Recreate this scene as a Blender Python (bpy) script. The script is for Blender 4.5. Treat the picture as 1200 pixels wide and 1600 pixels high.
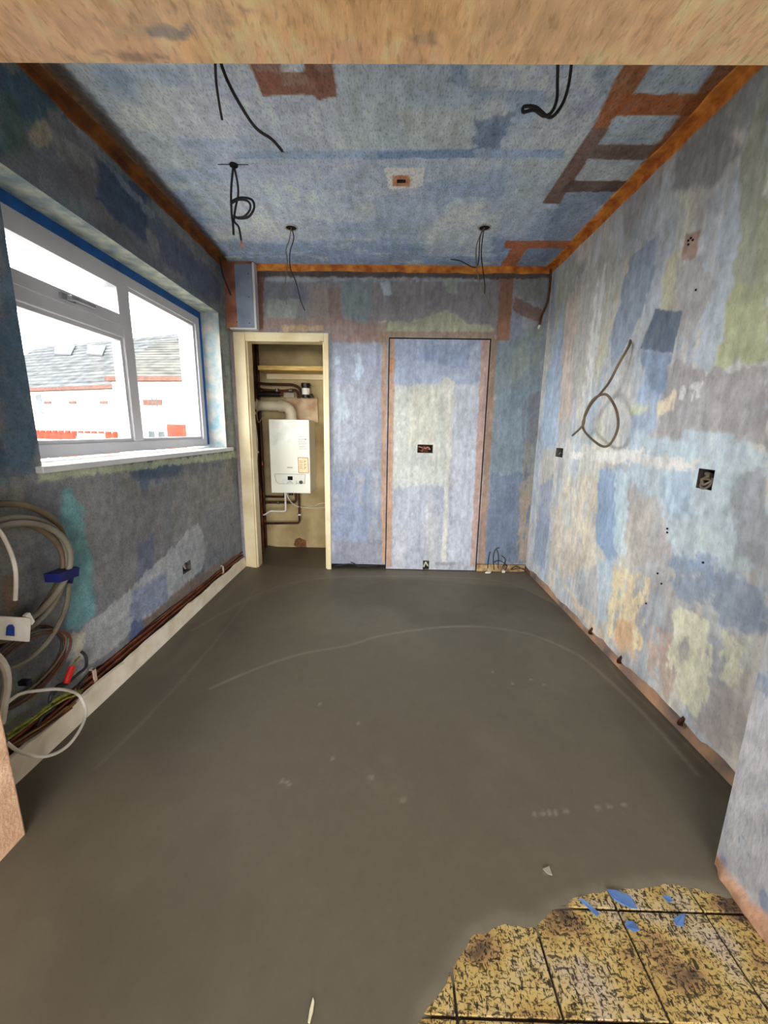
import bpy, bmesh, math, random
import numpy as np
from mathutils import Vector, Matrix

for o in list(bpy.data.objects): bpy.data.objects.remove(o)
SC = bpy.context.scene
COL = SC.collection

# ------------------------------------------------------------------ camera
FPX, PITCH, YAW, ROLL, CAMZ = 615.4, 0.20173, 0.013583, 0.015709, 1.17994
cam_d = bpy.data.cameras.new('camera')
cam = bpy.data.objects.new('camera', cam_d); COL.objects.link(cam)
cam_d.sensor_fit = 'VERTICAL'; cam_d.sensor_height = 32.0
cam_d.lens = FPX * 32.0 / 1600.0
cam_d.clip_start = 0.02; cam_d.clip_end = 300
_f0 = Vector((0, math.cos(PITCH), -math.sin(PITCH)))
_u0 = Vector((0, math.sin(PITCH), math.cos(PITCH)))
_r0 = Vector((1, 0, 0))
_yaw = Matrix.Rotation(YAW, 3, 'Z')
_r = math.cos(ROLL) * _r0 + math.sin(ROLL) * _u0
_u = -math.sin(ROLL) * _r0 + math.cos(ROLL) * _u0
_r, _u, _f = _yaw @ _r, _yaw @ _u, _yaw @ _f0
cam.matrix_world = Matrix(((_r.x, _u.x, -_f.x, 0), (_r.y, _u.y, -_f.y, 0), (_r.z, _u.z, -_f.z, CAMZ), (0, 0, 0, 1)))
SC.camera = cam

# ------------------------------------------------------------------ sky, daylight, exposure
SKY = 7.0
w = bpy.data.worlds.new('overcast_sky'); SC.world = w; w.use_nodes = True
bg = w.node_tree.nodes['Background']
bg.inputs[0].default_value = (1.0, 0.975, 0.94, 1); bg.inputs[1].default_value = SKY
SC.view_settings.view_transform = 'Standard'; SC.view_settings.look = 'None'
SC.view_settings.exposure = 1.3; SC.view_settings.gamma = 1.0
SC.view_settings.use_curve_mapping = False
def portal(name, loc, rot, sx, sy):
    l = bpy.data.lights.new(name, 'AREA'); l.shape = 'RECTANGLE'; l.size = sx; l.size_y = sy
    l.cycles.is_portal = True
    o = bpy.data.objects.new(name, l); COL.objects.link(o); o.location = loc; o.rotation_euler = rot
portal('window_daylight', (-1.50, 2.25, 1.52), (0, -math.pi / 2, 0), 0.98, 1.66)
portal('patio_daylight', (0, -2.66, 1.1), (math.pi / 2, 0, 0), 2.9, 2.1)

# ------------------------------------------------------------------ helpers
def _ray(u, v):
    d = _r * ((u - 600) / FPX) + _u * ((800 - v) / FPX) + _f
    return d
def at(u, v, ax, val, ):
    """measured photo point -> the world point on a plane X / Y / Z = val"""
    d = _ray(u, v); i = 'XYZ'.index(ax); o = (0, 0, CAMZ)
    t = (val - o[i]) / d[i]
    return Vector((d.x * t, d.y * t, CAMZ + d.z * t))
def lin(c):
    out = []
    for x in c[:3]:
        x = x / 255.0
        out.append(x / 12.92 if x <= 0.04045 else ((x + 0.055) / 1.055) ** 2.4)
    return out
def tag(o, label, cat, group=None, kind=None):
    if label: o['label'] = label
    if cat: o['category'] = cat
    if group: o['group'] = group
    if kind: o['kind'] = kind
    return o
def thing(name, label, cat, loc=(0, 0, 0), group=None):
    o = bpy.data.objects.new(name, None); COL.objects.link(o); o.location = loc
    o.empty_display_size = 0.05
    return tag(o, label, cat, group)
def wpos(o):
    p = Vector(o.location)
    while o.parent: o = o.parent; p += Vector(o.location)
    return p
def link(name, me, mat=None, parent=None, smooth=False):
    o = bpy.data.objects.new(name, me); COL.objects.link(o)
    if mat and not me.materials: me.materials.append(mat)
    if parent:
        p = wpos(parent); o.parent = parent; o.location = -p      # parts are written in world coordinates
    if smooth:
        me.polygons.foreach_set('use_smooth', [True] * len(me.polygons))
    return o
def struct(o):
    o['kind'] = 'structure'; return o
class MB:
    def __init__(s): s.v = []; s.f = []
    def box(s, a, b):
        x0, y0, z0 = [min(a[i], b[i]) for i in range(3)]; x1, y1, z1 = [max(a[i], b[i]) for i in range(3)]
        return s.hexa([(x0,y0,z0),(x1,y0,z0),(x1,y1,z0),(x0,y1,z0),(x0,y0,z1),(x1,y0,z1),(x1,y1,z1),(x0,y1,z1)])
    def hexa(s, p):
        n = len(s.v); s.v += [tuple(q) for q in p]
        s.f += [tuple(n + i for i in q) for q in ((3,2,1,0),(4,5,6,7),(0,1,5,4),(1,2,6,5),(2,3,7,6),(3,0,4,7))]
        return s
    def prism(s, pts, off):
        n = len(s.v); k = len(pts); off = Vector(off)
        s.v += [tuple(p) for p in pts] + [tuple(Vector(p) + off) for p in pts]
        s.f.append(tuple(range(n, n + k))[::-1]); s.f.append(tuple(range(n + k, n + 2 * k)))
        for i in range(k):
            j = (i + 1) % k; s.f.append((n + i, n + j, n + k + j, n + k + i))
        return s
    def tube(s, pts, r, sides=8, closed=False, caps=True):
        P = [Vector(p) for p in pts]; n0 = len(s.v); m = len(P); N = None
        rr = r if hasattr(r, '__len__') else [r] * m
        for i in range(m):
            if closed: t = P[(i + 1) % m] - P[i - 1]
            else: t = P[min(i + 1, m - 1)] - P[max(i - 1, 0)]
            t.normalize()
            if N is None:
                N = t.orthogonal().normalized()
            else:
                N = (N - t * N.dot(t))
                N = N.normalized() if N.length > 1e-6 else t.orthogonal().normalized()
            B = t.cross(N)
            for k in range(sides):
                a = 2 * math.pi * k / sides
                s.v.append(tuple(P[i] + N * (math.cos(a) * rr[i]) + B * (math.sin(a) * rr[i])))
        for i in range(m if closed else m - 1):
            j = (i + 1) % m
            for k in range(sides):
                l = (k + 1) % sides
                s.f.append((n0 + i * sides + k, n0 + i * sides + l, n0 + j * sides + l, n0 + j * sides + k))
        if caps and not closed:
            s.f.append(tuple(n0 + k for k in range(sides))[::-1]); s.f.append(tuple(n0 + (m - 1) * sides + k for k in range(sides)))
        return s
    def cyl(s, a, b, r, sides=16, r2=None):
        return s.tube([a, b], [r, r if r2 is None else r2], sides)
    def build(s, name, mat, parent=None, smooth=False, bevel=0):
        me = bpy.data.meshes.new(name); me.from_pydata(s.v, [], s.f); me.update()
        if bevel or True:
            bm = bmesh.new(); bm.from_mesh(me)
            bmesh.ops.recalc_face_normals(bm, faces=bm.faces)
            if bevel:
                ed = [e for e in bm.edges if len(e.link_faces) == 2 and e.calc_face_angle(0) > 0.5]
                bmesh.ops.bevel(bm, geom=ed, offset=bevel, segments=2, profile=0.5, affect='EDGES')
            bm.to_mesh(me); bm.free()
        o = link(name, me, mat, parent)
        if smooth:
            me.polygons.foreach_set('use_smooth', [True] * len(me.polygons))
            try: me.set_sharp_from_angle(angle=math.radians(40))
            except Exception: pass
        return o
def spline(pts, n=10, closed=False):
    P = [Vector(p) for p in pts]; m = len(P); out = []
    rng = range(m) if closed else range(m - 1)
    for i in rng:
        p0 = P[(i - 1) % m] if closed else P[max(i - 1, 0)]
        p1 = P[i]; p2 = P[(i + 1) % m] if closed else P[i + 1]
        p3 = P[(i + 2) % m] if closed else P[min(i + 2, m - 1)]
        for k in range(n):
            t = k / n
            out.append(0.5 * ((2 * p1) + (-p0 + p2) * t + (2 * p0 - 5 * p1 + 4 * p2 - p3) * t * t + (-p0 + 3 * p1 - 3 * p2 + p3) * t ** 3))
    if not closed: out.append(P[-1])
    return out
def cable(name, pts, r, mat, parent=None, n=10, sides=8):
    return MB().tube(spline(pts, n), r, sides).build(name, mat, parent, smooth=True)

# ------------------------------------------------------------------ materials
def nmat(name):
    m = bpy.data.materials.new(name); m.use_nodes = True
    nt = m.node_tree; b = nt.nodes['Principled BSDF']
    return m, nt, b
def mat(name, c, rough=0.6, c2=None, scale=8.0, detail=4.0, bump=0.0, bscale=None, metal=0.0, stretch=(1, 1, 1), gain=1.0, spec=0.35, lo=0.35, hi=0.65):
    m, nt, b = nmat(name); N = nt.nodes; L = nt.links
    geo = N.new('ShaderNodeNewGeometry'); mp = N.new('ShaderNodeMapping'); mp.inputs['Scale'].default_value = stretch
    L.new(geo.outputs['Position'], mp.inputs[0])
    nz = N.new('ShaderNodeTexNoise'); nz.inputs['Scale'].default_value = scale; nz.inputs['Detail'].default_value = detail
    L.new(mp.outputs[0], nz.inputs['Vector'])
    cr = N.new('ShaderNodeValToRGB'); c = [x * gain for x in lin(c)]
    c2 = [x * gain for x in lin(c2)] if c2 else [x * 0.82 for x in c]
    cr.color_ramp.elements[0].position = lo; cr.color_ramp.elements[1].position = hi
    cr.color_ramp.elements[0].color = (*c2, 1); cr.color_ramp.elements[1].color = (*c, 1)
    L.new(nz.outputs['Fac'], cr.inputs[0]); L.new(cr.outputs[0], b.inputs['Base Color'])
    b.inputs['Roughness'].default_value = rough; b.inputs['Metallic'].default_value = metal
    b.inputs['Specular IOR Level'].default_value = spec
    if bump:
        n2 = N.new('ShaderNodeTexNoise'); n2.inputs['Scale'].default_value = bscale or scale * 8; n2.inputs['Detail'].default_value = 3
        L.new(mp.outputs[0], n2.inputs['Vector'])
        bp = N.new('ShaderNodeBump'); bp.inputs['Strength'].default_value = bump; bp.inputs['Distance'].default_value = 0.004
        L.new(n2.outputs['Fac'], bp.inputs['Height']); L.new(bp.outputs[0], b.inputs['Normal'])
    return m
def paint_mat(name, rough=0.85, speck=(0.55, 0.62, 0.72), sscale=90, stretch=(1, 1, 1), amount=0.5, thr=(0.56, 0.68), bump=0.35, bscale=120, grain=0.12, spec=0.3):
    """old wall paint: colour attribute laid down by the scraping/painting function, broken up by procedural flecks and grain"""
    m, nt, b = nmat(name); N = nt.nodes; L = nt.links
    at_ = N.new('ShaderNodeAttribute'); at_.attribute_name = 'paint'
    geo = N.new('ShaderNodeNewGeometry'); mp = N.new('ShaderNodeMapping'); mp.inputs['Scale'].default_value = stretch
    L.new(geo.outputs['Position'], mp.inputs[0])
    n1 = N.new('ShaderNodeTexNoise'); n1.inputs['Scale'].default_value = sscale; n1.inputs['Detail'].default_value = 3; n1.inputs['Roughness'].default_value = 0.6
    L.new(mp.outputs[0], n1.inputs['Vector'])
    mr = N.new('ShaderNodeMapRange'); mr.inputs[1].default_value = thr[0]; mr.inputs[2].default_value = thr[1]; mr.inputs[4].default_value = amount
    L.new(n1.outputs['Fac'], mr.inputs[0])
    mx = N.new('ShaderNodeMix'); mx.data_type = 'RGBA'; mx.blend_type = 'MULTIPLY'
    L.new(mr.outputs[0], mx.inputs[0]); L.new(at_.outputs['Color'], mx.inputs[6]); mx.inputs[7].default_value = (*speck, 1)
    n2 = N.new('ShaderNodeTexNoise'); n2.inputs['Scale'].default_value = 14; n2.inputs['Detail'].default_value = 8; n2.inputs['Roughness'].default_value = 0.75
    L.new(mp.outputs[0], n2.inputs['Vector'])
    mr2 = N.new('ShaderNodeMapRange'); mr2.inputs[1].default_value = 0.25; mr2.inputs[2].default_value = 0.75
    mr2.inputs[3].default_value = 1 - grain * 2; mr2.inputs[4].default_value = 1 + grain * 2
    L.new(n2.outputs['Fac'], mr2.inputs[0])
    mx2 = N.new('ShaderNodeMix'); mx2.data_type = 'RGBA'; mx2.blend_type = 'MULTIPLY'; mx2.inputs[0].default_value = 1
    L.new(mx.outputs[2], mx2.inputs[6]); L.new(mr2.outputs[0], mx2.inputs[7])
    L.new(mx2.outputs[2], b.inputs['Base Color'])
    b.inputs['Roughness'].default_value = rough; b.inputs['Specular IOR Level'].default_value = spec
    if bump:
        n3 = N.new('ShaderNodeTexNoise'); n3.inputs['Scale'].default_value = bscale; n3.inputs['Detail'].default_value = 4
        L.new(mp.outputs[0], n3.inputs['Vector'])
        bp = N.new('ShaderNodeBump'); bp.inputs['Strength'].default_value = bump; bp.inputs['Distance'].default_value = 0.003
        L.new(n3.outputs['Fac'], bp.inputs['Height']); L.new(bp.outputs[0], b.inputs['Normal'])
    return m

# ------------------------------------------------------------------ numpy paint
def _hash(i, j, seed):
    n = (i.astype(np.int64) * 374761393 + j.astype(np.int64) * 668265263 + seed * 1442695041) & 0x7fffffff
    n = ((n ^ (n >> 13)) * 1274126177) & 0x7fffffff
    n = n ^ (n >> 16)
    return (n & 0xffff) / 65535.0
def vnoise(x, y, seed=0):
    xi = np.floor(x); yi = np.floor(y); fx = x - xi; fy = y - yi
    fx = fx * fx * (3 - 2 * fx); fy = fy * fy * (3 - 2 * fy)
    a = _hash(xi, yi, seed); b = _hash(xi + 1, yi, seed); c = _hash(xi, yi + 1, seed); d = _hash(xi + 1, yi + 1, seed)
    return (a * (1 - fx) + b * fx) * (1 - fy) + (c * (1 - fx) + d * fx) * fy
def fbm(x, y, seed=0, oct=4, gain=0.55):
    s = 0; a = 1; t = 0
    for k in range(oct):
        s = s + a * vnoise(x * 2 ** k, y * 2 ** k, seed + k * 17); t += a; a *= gain
    return s / t
def sstep(a, b, x):
    t = np.clip((x - a) / (b - a), 0, 1); return t * t * (3 - 2 * t)
def polysd(X, Y, P):
    """signed distance (positive inside) of points to polygon"""
    d = np.full(X.shape, 1e9); ins = np.zeros(X.shape, bool); n = len(P)
    for i in range(n):
        ax, ay = P[i]; bx, by = P[(i + 1) % n]; ex, ey = bx - ax, by - ay
        wx, wy = X - ax, Y - ay
        t = np.clip((wx * ex + wy * ey) / (ex * ex + ey * ey + 1e-12), 0, 1)
        d = np.minimum(d, (wx - ex * t) ** 2 + (wy - ey * t) ** 2)
        c = ((ay > Y) != (by > Y)) & (X < (bx - ax) * (Y - ay) / (by - ay + 1e-12) + ax)
        ins ^= c
    return np.where(ins, 1, -1) * np.sqrt(d)
def do_paint(S, T, to2, base, layers, patches, seed, gain, clip=0.85, streak=(50, 4), sat=.72):
    """S,T wall coords in metres. layers: (colour, sx, sy, lo, hi, alpha). patches: (poly, colour, alpha, soft, warp, breakup, bs, bt)"""
    C = np.empty(S.shape + (3,)); C[:] = np.array(base, float)
    for k, (c, sx, sy, lo, hi, a) in enumerate(layers):
        m = sstep(lo, hi, fbm(S * sx, T * sy, seed + 31 * k)) * a
        C = C * (1 - m[..., None]) + np.array(c, float) * m[..., None]
    for k, p in enumerate(patches):
        poly, c, a, soft, warp, brk, bs, bt = (list(p) + [0.9, 0.01, 0.03, 0, 14, 14][len(p) - 2:])[:8]
        P = poly[1] if poly[0] == 'M' else [to2(*q) for q in poly]
        xs = [q[0] for q in P]; ys = [q[1] for q in P]; pad = warp + soft + 0.02
        sel = (S > min(xs) - pad) & (S < max(xs) + pad) & (T > min(ys) - pad) & (T < max(ys) + pad)
        if not sel.any(): continue
        s = S[sel]; t = T[sel]; sd = seed + 101 + 7 * k
        s2 = s + warp * 2 * (fbm(s * 13, t * 13, sd) - 0.5); t2 = t + warp * 2 * (fbm(s * 13, t * 13, sd + 3) - 0.5)
        fw = min(.014, warp * .6 + .001); s2 = s2 + fw * 2 * (vnoise(s * 55, t * 40, sd + 21) - .5); t2 = t2 + fw * 2 * (vnoise(s * 55, t * 40, sd + 23) - .5)
        m = sstep(-soft * .8, soft * .8, polysd(s2, t2, P)) * a
        m = m * np.clip(0.62 + 0.3 * fbm(s * 7, t * 7, sd + 4) + 0.34 * fbm(s * 40, t * 30, sd + 6), 0, 1)
        if brk: m = m * sstep(brk - 0.06, brk + 0.06, fbm(s * bs, t * bt, sd + 9, 5, 0.65))
        C[sel] = C[sel] * (1 - m[:, None]) + np.array(c, float) * m[:, None]
    g = C.mean(-1, keepdims=True); C = g + (C - g) * sat
    C = C * (1 + .24 * (fbm(S * 45, T * 28, seed + 501, 3, .7) - .5)[..., None]) * (1 + .16 * (fbm(S * 5, T * 5, seed + 503) - .5)[..., None])
    C = C * (1 + .16 * (fbm(S * streak[0], T * streak[1], seed + 507, 3, .6) - .5)[..., None])
    C = C / 255.0
    L = np.where(C <= 0.04045, C / 12.92, ((C + 0.055) / 1.055) ** 2.4) * gain
    return np.clip(L, 0.004, clip)
def axis_pts(breaks, step):
    out = [breaks[0]]
    for a, b in zip(breaks[:-1], breaks[1:]):
        n = max(1, int(round((b - a) / step)))
        out += [a + (b - a) * (i + 1) / n for i in range(n)]
    return np.array(out)
def grid(name, sb, tb, step, pos, holes, matl, parent=None, color=None, disp=None, smooth=False):
    sb = sorted(set([round(x, 5) for x in sb] + [round(h[i], 5) for h in holes for i in (0, 1)]))
    tb = sorted(set([round(x, 5) for x in tb] + [round(h[i], 5) for h in holes for i in (2, 3)]))
    us = axis_pts(sb, step); vs = axis_pts(tb, step)
    S, T = np.meshgrid(us, vs)
    co = np.stack(pos(S, T), -1) if disp is None else disp(S, T, np.stack(pos(S, T), -1))
    ns = len(us); nt_ = len(vs)
    idx = np.arange(ns * nt_).reshape(nt_, ns)
    quads = np.stack([idx[:-1, :-1], idx[:-1, 1:], idx[1:, 1:], idx[1:, :-1]], -1)
    cs = (us[:-1] + us[1:]) / 2; ct = (vs[:-1] + vs[1:]) / 2
    CS, CT = np.meshgrid(cs, ct); keep = np.ones(CS.shape, bool)
    for h in holes: keep &= ~((CS > h[0]) & (CS < h[1]) & (CT > h[2]) & (CT < h[3]))
    q = quads[keep]
    me = bpy.data.meshes.new(name)
    me.vertices.add(ns * nt_); me.vertices.foreach_set('co', co.astype(np.float32).ravel())
    me.loops.add(q.size); me.loops.foreach_set('vertex_index', q.astype(np.int32).ravel())
    me.polygons.add(len(q)); me.polygons.foreach_set('loop_start', np.arange(0, q.size, 4, dtype=np.int32))
    me.polygons.foreach_set('loop_total', np.full(len(q), 4, dtype=np.int32))
    me.update(); me.validate()
    if color is not None:
        rgb = color(S, T).reshape(-1, 3)
        ca = me.color_attributes.new('paint', 'FLOAT_COLOR', 'POINT')
        ca.data.foreach_set('color', np.concatenate([rgb, np.ones((len(rgb), 1))], 1).astype(np.float32).ravel())
    return link(name, me, matl, parent, smooth)

# ------------------------------------------------------------------ room dimensions
XL, XR, YB, ZC = -1.27, 1.186, 3.266, 2.40
YF, YN = 0.905, 0.585            # far and near faces of the opening wall behind which the camera stands
PL, PR, ZL = -1.057, 0.935, 1.865   # opening: left pier, right pier, lintel
ZB = ZC + 0.02
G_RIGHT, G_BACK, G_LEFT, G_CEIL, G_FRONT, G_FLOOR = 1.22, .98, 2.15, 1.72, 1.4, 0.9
M_substrate = mat('old_masonry', (150, 120, 98), 0.95, (108, 92, 84), 9, 6, 0.8, 60)
M_dark = mat('dark_void', (34, 30, 27), 0.95, (20, 18, 16), 20)
M_white_paint = mat('white_gloss', (214, 214, 216), 0.35, (200, 200, 204), 6)
M_cream = mat('cream_gloss', (226, 214, 180), 0.4, (206, 188, 148), 5, 5)
M_copper = mat('copper', (150, 82, 56), 0.38, (96, 50, 36), 14, 4, metal=0.75)
M_dark_copper = mat('tarnished_copper', (84, 48, 36), 0.5, (46, 28, 22), 12, 4, metal=0.5)
M_steel = mat('galvanised_steel', (140, 138, 132), 0.45, (90, 86, 80), 30, metal=0.7)
M_black = mat('black_plastic', (24, 24, 25), 0.4, (14, 14, 15), 20)
M_cable_grey = mat('grey_cable_sheath', (128, 124, 110), 0.5, (104, 96, 82), 10)
M_cable_taupe = mat('taupe_cable_sheath', (112, 98, 78), 0.5, (88, 74, 58), 10)
M_cable_white = mat('white_cable_sheath', (222, 218, 208), 0.45, (190, 184, 172), 12)
M_cable_black = mat('dark_grey_cable_sheath', (52, 54, 58), 0.5, (34, 35, 38), 12)
M_plastic_white = mat('white_plastic', (228, 226, 218), 0.4, (210, 206, 196), 20)

# ------------------------------------------------------------------ painters
def to_right(u, v): p = at(u, v, 'X', XR); return (p.y, p.z)
def to_left(u, v): p = at(u, v, 'X', XL); return (p.y, p.z)
def to_back(u, v): p = at(u, v, 'Y', YB); return (p.x, p.z)
def to_ceil(u, v): p = at(u, v, 'Z', ZC); return (p.x, p.y)
def to_floor(u, v): p = at(u, v, 'Z', 0); return (p.x, p.y)
def rc(x0, y0, x1, y1): return [(x0, y0), (x1, y0), (x1, y1), (x0, y1)]

def strokes(n, s0, s1, t0, t1, ls, lt, palette, seed, alpha=.4, tilt=.05):
    """random roller and scraper marks, in wall metres"""
    r = random.Random(seed); out = []
    for i in range(n):
        cs, ct = r.uniform(s0, s1), r.uniform(t0, t1); hs, ht = r.uniform(*ls) / 2, r.uniform(*lt) / 2; a = r.gauss(0, tilt)
        P = [(cs + x * hs * math.cos(a) - y * ht * math.sin(a), ct + x * hs * math.sin(a) + y * ht * math.cos(a)) for x, y in ((-1, -1), (1, -1), (1, 1), (-1, 1))]
        out.append((('M', P), palette[i % len(palette)], alpha * r.uniform(.5, 1.2), r.choice((.004, .006, .02)), .008, r.choice((0, 0, .4, .46)), 14, 14))
    return out
# ---- right wall
RIGHT_LAYERS = [((178, 182, 190), 3, 1.2, .42, .62, .8), ((158, 176, 196), 5, 1.6, .5, .68, .7), ((204, 200, 186), 7, 2.0, .52, .66, .75), ((150, 146, 152), 4, 2.5, .56, .7, .7)]
RIGHT_PATCH = [
 ([(1060,220),(1150,150),(1150,250),(1100,300),(1050,290)], (124,126,136), .8, .03, .05),
 ([(1080,110),(1200,100),(1190,200),(1080,220)], (130,140,142), .7, .03, .05),
 ([(1155,250),(1200,110),(1200,565),(1170,572),(1155,562),(1135,578),(1108,582),(1118,490),(1130,390)], (152,162,142), .95, .006, .02),
 ([(1128,470),(1160,420),(1172,455),(1200,440),(1200,560),(1170,570),(1155,560),(1135,576),(1108,582)], (172,178,136), .95, .006, .02),
 ([(1178,330),(1200,330),(1200,460),(1180,470)], (160,168,132), .6, .02, .04),
 ([(1130,330),(1160,230),(1150,400),(1122,560),(1108,582),(1086,578),(1086,556)], (164,182,204), .9, .01, .02),
 ([(870,440),(905,395),(880,520),(862,560)], (168,178,150), .6, .02, .04),
 ([(862,560),(880,470),(872,700),(845,700),(852,600)], (152,176,208), .9, .02, .03),
 ([(885,470),(905,440),(893,650),(872,660)], (198,178,166), .85, .015, .03),
 ([(905,440),(965,370),(940,560),(905,640),(890,600)], (178,174,170), .9, .02, .04),
 ([(935,420),(948,410),(922,640),(906,650)], (206,210,210), .8, .012, .03, .42, 30, 5),
 ([(960,410),(985,395),(965,520),(935,600),(925,600)], (190,184,160), .75, .02, .04, .4, 26, 6),
 ([(985,400),(1030,365),(1020,440),(985,530),(955,580),(955,530)], (122,142,172), .85, .015, .03),
 ([(1040,400),(1062,385),(1068,420),(1050,500),(1030,490)], (186,184,150), .85, .012, .03),
 ([(1072,362),(1096,360),(1086,405),(1063,410)], (156,122,112), .95, .006, .01),
 ([(1055,410),(1090,400),(1120,440),(1080,530),(1050,520)], (158,158,162), .85, .015, .03),
 ([(1024,483),(1067,487),(1050,552),(1000,545)], (88,106,132), .97, .004, .006),
 ([(1003,545),(1050,552),(1040,612),(1005,618)], (116,142,180), .9, .012, .03),
 ([(1005,600),(1030,612),(1024,670),(990,700),(985,650)], (140,166,204), .8, .015, .03),
 ([(1058,560),(1108,582),(1140,578),(1200,570),(1200,705),(1150,690),(1080,690),(1030,700),(1030,630)], (156,152,158), .97, .006, .02),
 ([(1030,625),(1055,608),(1050,640),(1025,655)], (222,206,172), .85, .01, .02, .42, 20, 20),
 ([(1062,605),(1100,597),(1095,618),(1075,628),(1060,622)], (206,210,212), .9, .006, .015, .5, 30, 12),
 ([(985,630),(1015,630),(1010,645),(980,645)], (190,200,160), .8, .01, .02),
 ([(985,660),(1030,690),(1080,672),(1150,680),(1200,705),(1200,760),(1160,900),(1060,880),(1020,800),(985,740)], (172,196,214), .9, .02, .05),
 ([(1030,740),(1080,735),(1085,810),(1035,800)], (150,178,210), .8, .015, .03),
 ([(1150,745),(1200,735),(1200,880),(1150,860)], (144,152,168), .8, .02, .04),
 ([(890,706),(1000,704),(1092,718),(1088,735),(990,727),(895,718)], (214,212,210), .85, .006, .02, .38, 10, 20),
 ([(880,745),(936,740),(930,880),(880,905),(862,850)], (204,192,172), .85, .02, .04, .42, 30, 8),
 ([(936,735),(972,730),(965,862),(952,885),(930,845)], (126,160,206), .9, .01, .02),
 ([(960,730),(985,735),(975,870),(960,860)], (178,204,222), .8, .01, .03),
 ([(985,770),(1040,790),(1040,880),(985,880)], (178,172,172), .8, .02, .05),
 ([(845,760),(865,740),(850,890),(832,880)], (128,146,182), .7, .02, .03),
 ([(1040,870),(1120,870),(1200,930),(1200,1000),(1120,980),(1060,940)], (120,144,184), .75, .02, .06, .4, 8, 12),
 ([(935,880),(965,870),(955,960),(935,975)], (164,192,218), .8, .02, .03),
 ([(960,885),(1012,905),(1010,960),(1000,1020),(960,1010),(948,985)], (226,204,158), .9, .01, .03, .4, 24, 9),
 ([(965,965),(995,975),(993,1035),(962,1005)], (214,164,118), .8, .015, .03, .4, 24, 9),
 ([(1012,970),(1050,990),(1065,1080),(1040,1090),(1010,1040)], (190,160,146), .8, .015, .03, .42, 26, 10),
 ([(1050,945),(1105,965),(1108,1060),(1095,1120),(1070,1110),(1045,1040)], (212,214,186), .92, .008, .03, .38, 18, 9),
 ([(1125,985),(1165,1010),(1145,1080),(1118,1050)], (206,208,182), .85, .008, .03, .42, 20, 9),
 ([(1110,1060),(1160,1070),(1150,1190),(1080,1130)], (168,160,162), .8, .02, .04),
 ([(875,905),(930,970),(950,1010),(905,960)], (216,190,158), .75, .01, .03, .4, 26, 8),
]
# ---- ceiling
CEIL_LAYERS = [((172, 180, 182), 2, 2, .42, .6, .8), ((120, 142, 172), 3, 3, .52, .68, .7), ((150, 156, 184), 2.4, 5, .55, .7, .6)]
CEIL_PATCH = [
 ([(280,100),(520,100),(560,250),(520,400),(380,400)], (164,174,198), .55, .08, .08),
 ([(560,110),(740,110),(740,230),(600,250)], (150,166,180), .6, .06, .06),
 ([(620,170),(740,165),(735,235),(640,235)], (158,170,168), .6, .01, .02),
 ([(742,190),(806,175),(775,232),(742,235)], (92,112,146), .8, .01, .02, .35, 16, 16),
 ([(700,100),(735,100),(735,140),(700,130)], (106,128,160), .7, .01, .02),
 ([(370,236),(880,232),(884,247),(370,248)], (126,150,182), .85, .004, .006),
 ([(590,236),(740,234),(740,247),(590,248)], (96,124,166), .8, .006, .01),
 ([(300,380),(860,372),(862,420),(340,420)], (108,132,170), .7, .05, .05, .38, 6, 14),
 ([(210,300),(300,300),(352,402),(330,405)], (116,138,174), .7, .04, .04),
 ([(680,330),(790,330),(760,400),(660,400)], (178,186,190), .6, .03, .04),
 ([(880,300),(960,300),(880,400),(840,390)], (96,116,146), .6, .03, .04),
 ([(960,110),(1120,105),(1010,260),(930,240)], (140,158,172), .6, .03, .03),
 ([(388,98),(519,98),(527,150),(497,157),(487,148),(410,150)], (122,74,56), .95, .004, .004),
 ([(398,98),(436,98),(440,112),(402,114)], (134,110,106), .8, .006, .006),
 ([(488,98),(519,98),(521,112),(490,113)], (134,104,98), .8, .006, .006),
 ([(437,114),(478,112),(482,132),(443,136)], (140,118,108), .7, .006, .01),
 ([(437,97),(475,97),(476,112),(440,113)], (170,182,196), 1, .004, .004),
 ([(976,98),(1022,98),(950,200),(925,200)], (150,80,36), .95, .004, .005),
 ([(925,200),(950,200),(874,318),(846,318)], (108,78,66), .95, .004, .005),
 ([(982,147),(1110,147),(1080,181),(958,181)], (150,78,34), .95, .004, .005),
 ([(933,226),(1034,226),(1008,249),(916,249)], (102,80,70), .95, .004, .006),
 ([(890,282),(990,282),(968,300),(876,300)], (92,70,64), .95, .004, .006),
 ([(790,376),(905,376),(895,388),(787,388)], (164,86,46), .95, .004, .005),
 ([(801,386),(826,386),(803,419),(779,419)], (164,88,48), .95, .004, .005),
 ([(826,388),(888,388),(868,416),(806,416)], (104,122,150), .8, .006, .01),
 ([(1122,98),(1182,98),(867,417),(856,417),(1000,262)], (124,66,26), .92, .012, .008),
 ([(58,98),(92,98),(355,404),(350,414)], (104,60,22), .92, .01, .008),
 ([(72,98),(100,98),(355,400),(350,404)], (64,66,74), .7, .015, .01),
 ([(600,262),(664,262),(660,290),(645,294),(608,295)], (236,232,214), 1.3, .004, .004),
 ([(613,274),(641,274),(640,291),(614,291)], (168,108,76), .98, .003, .003),
]
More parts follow.
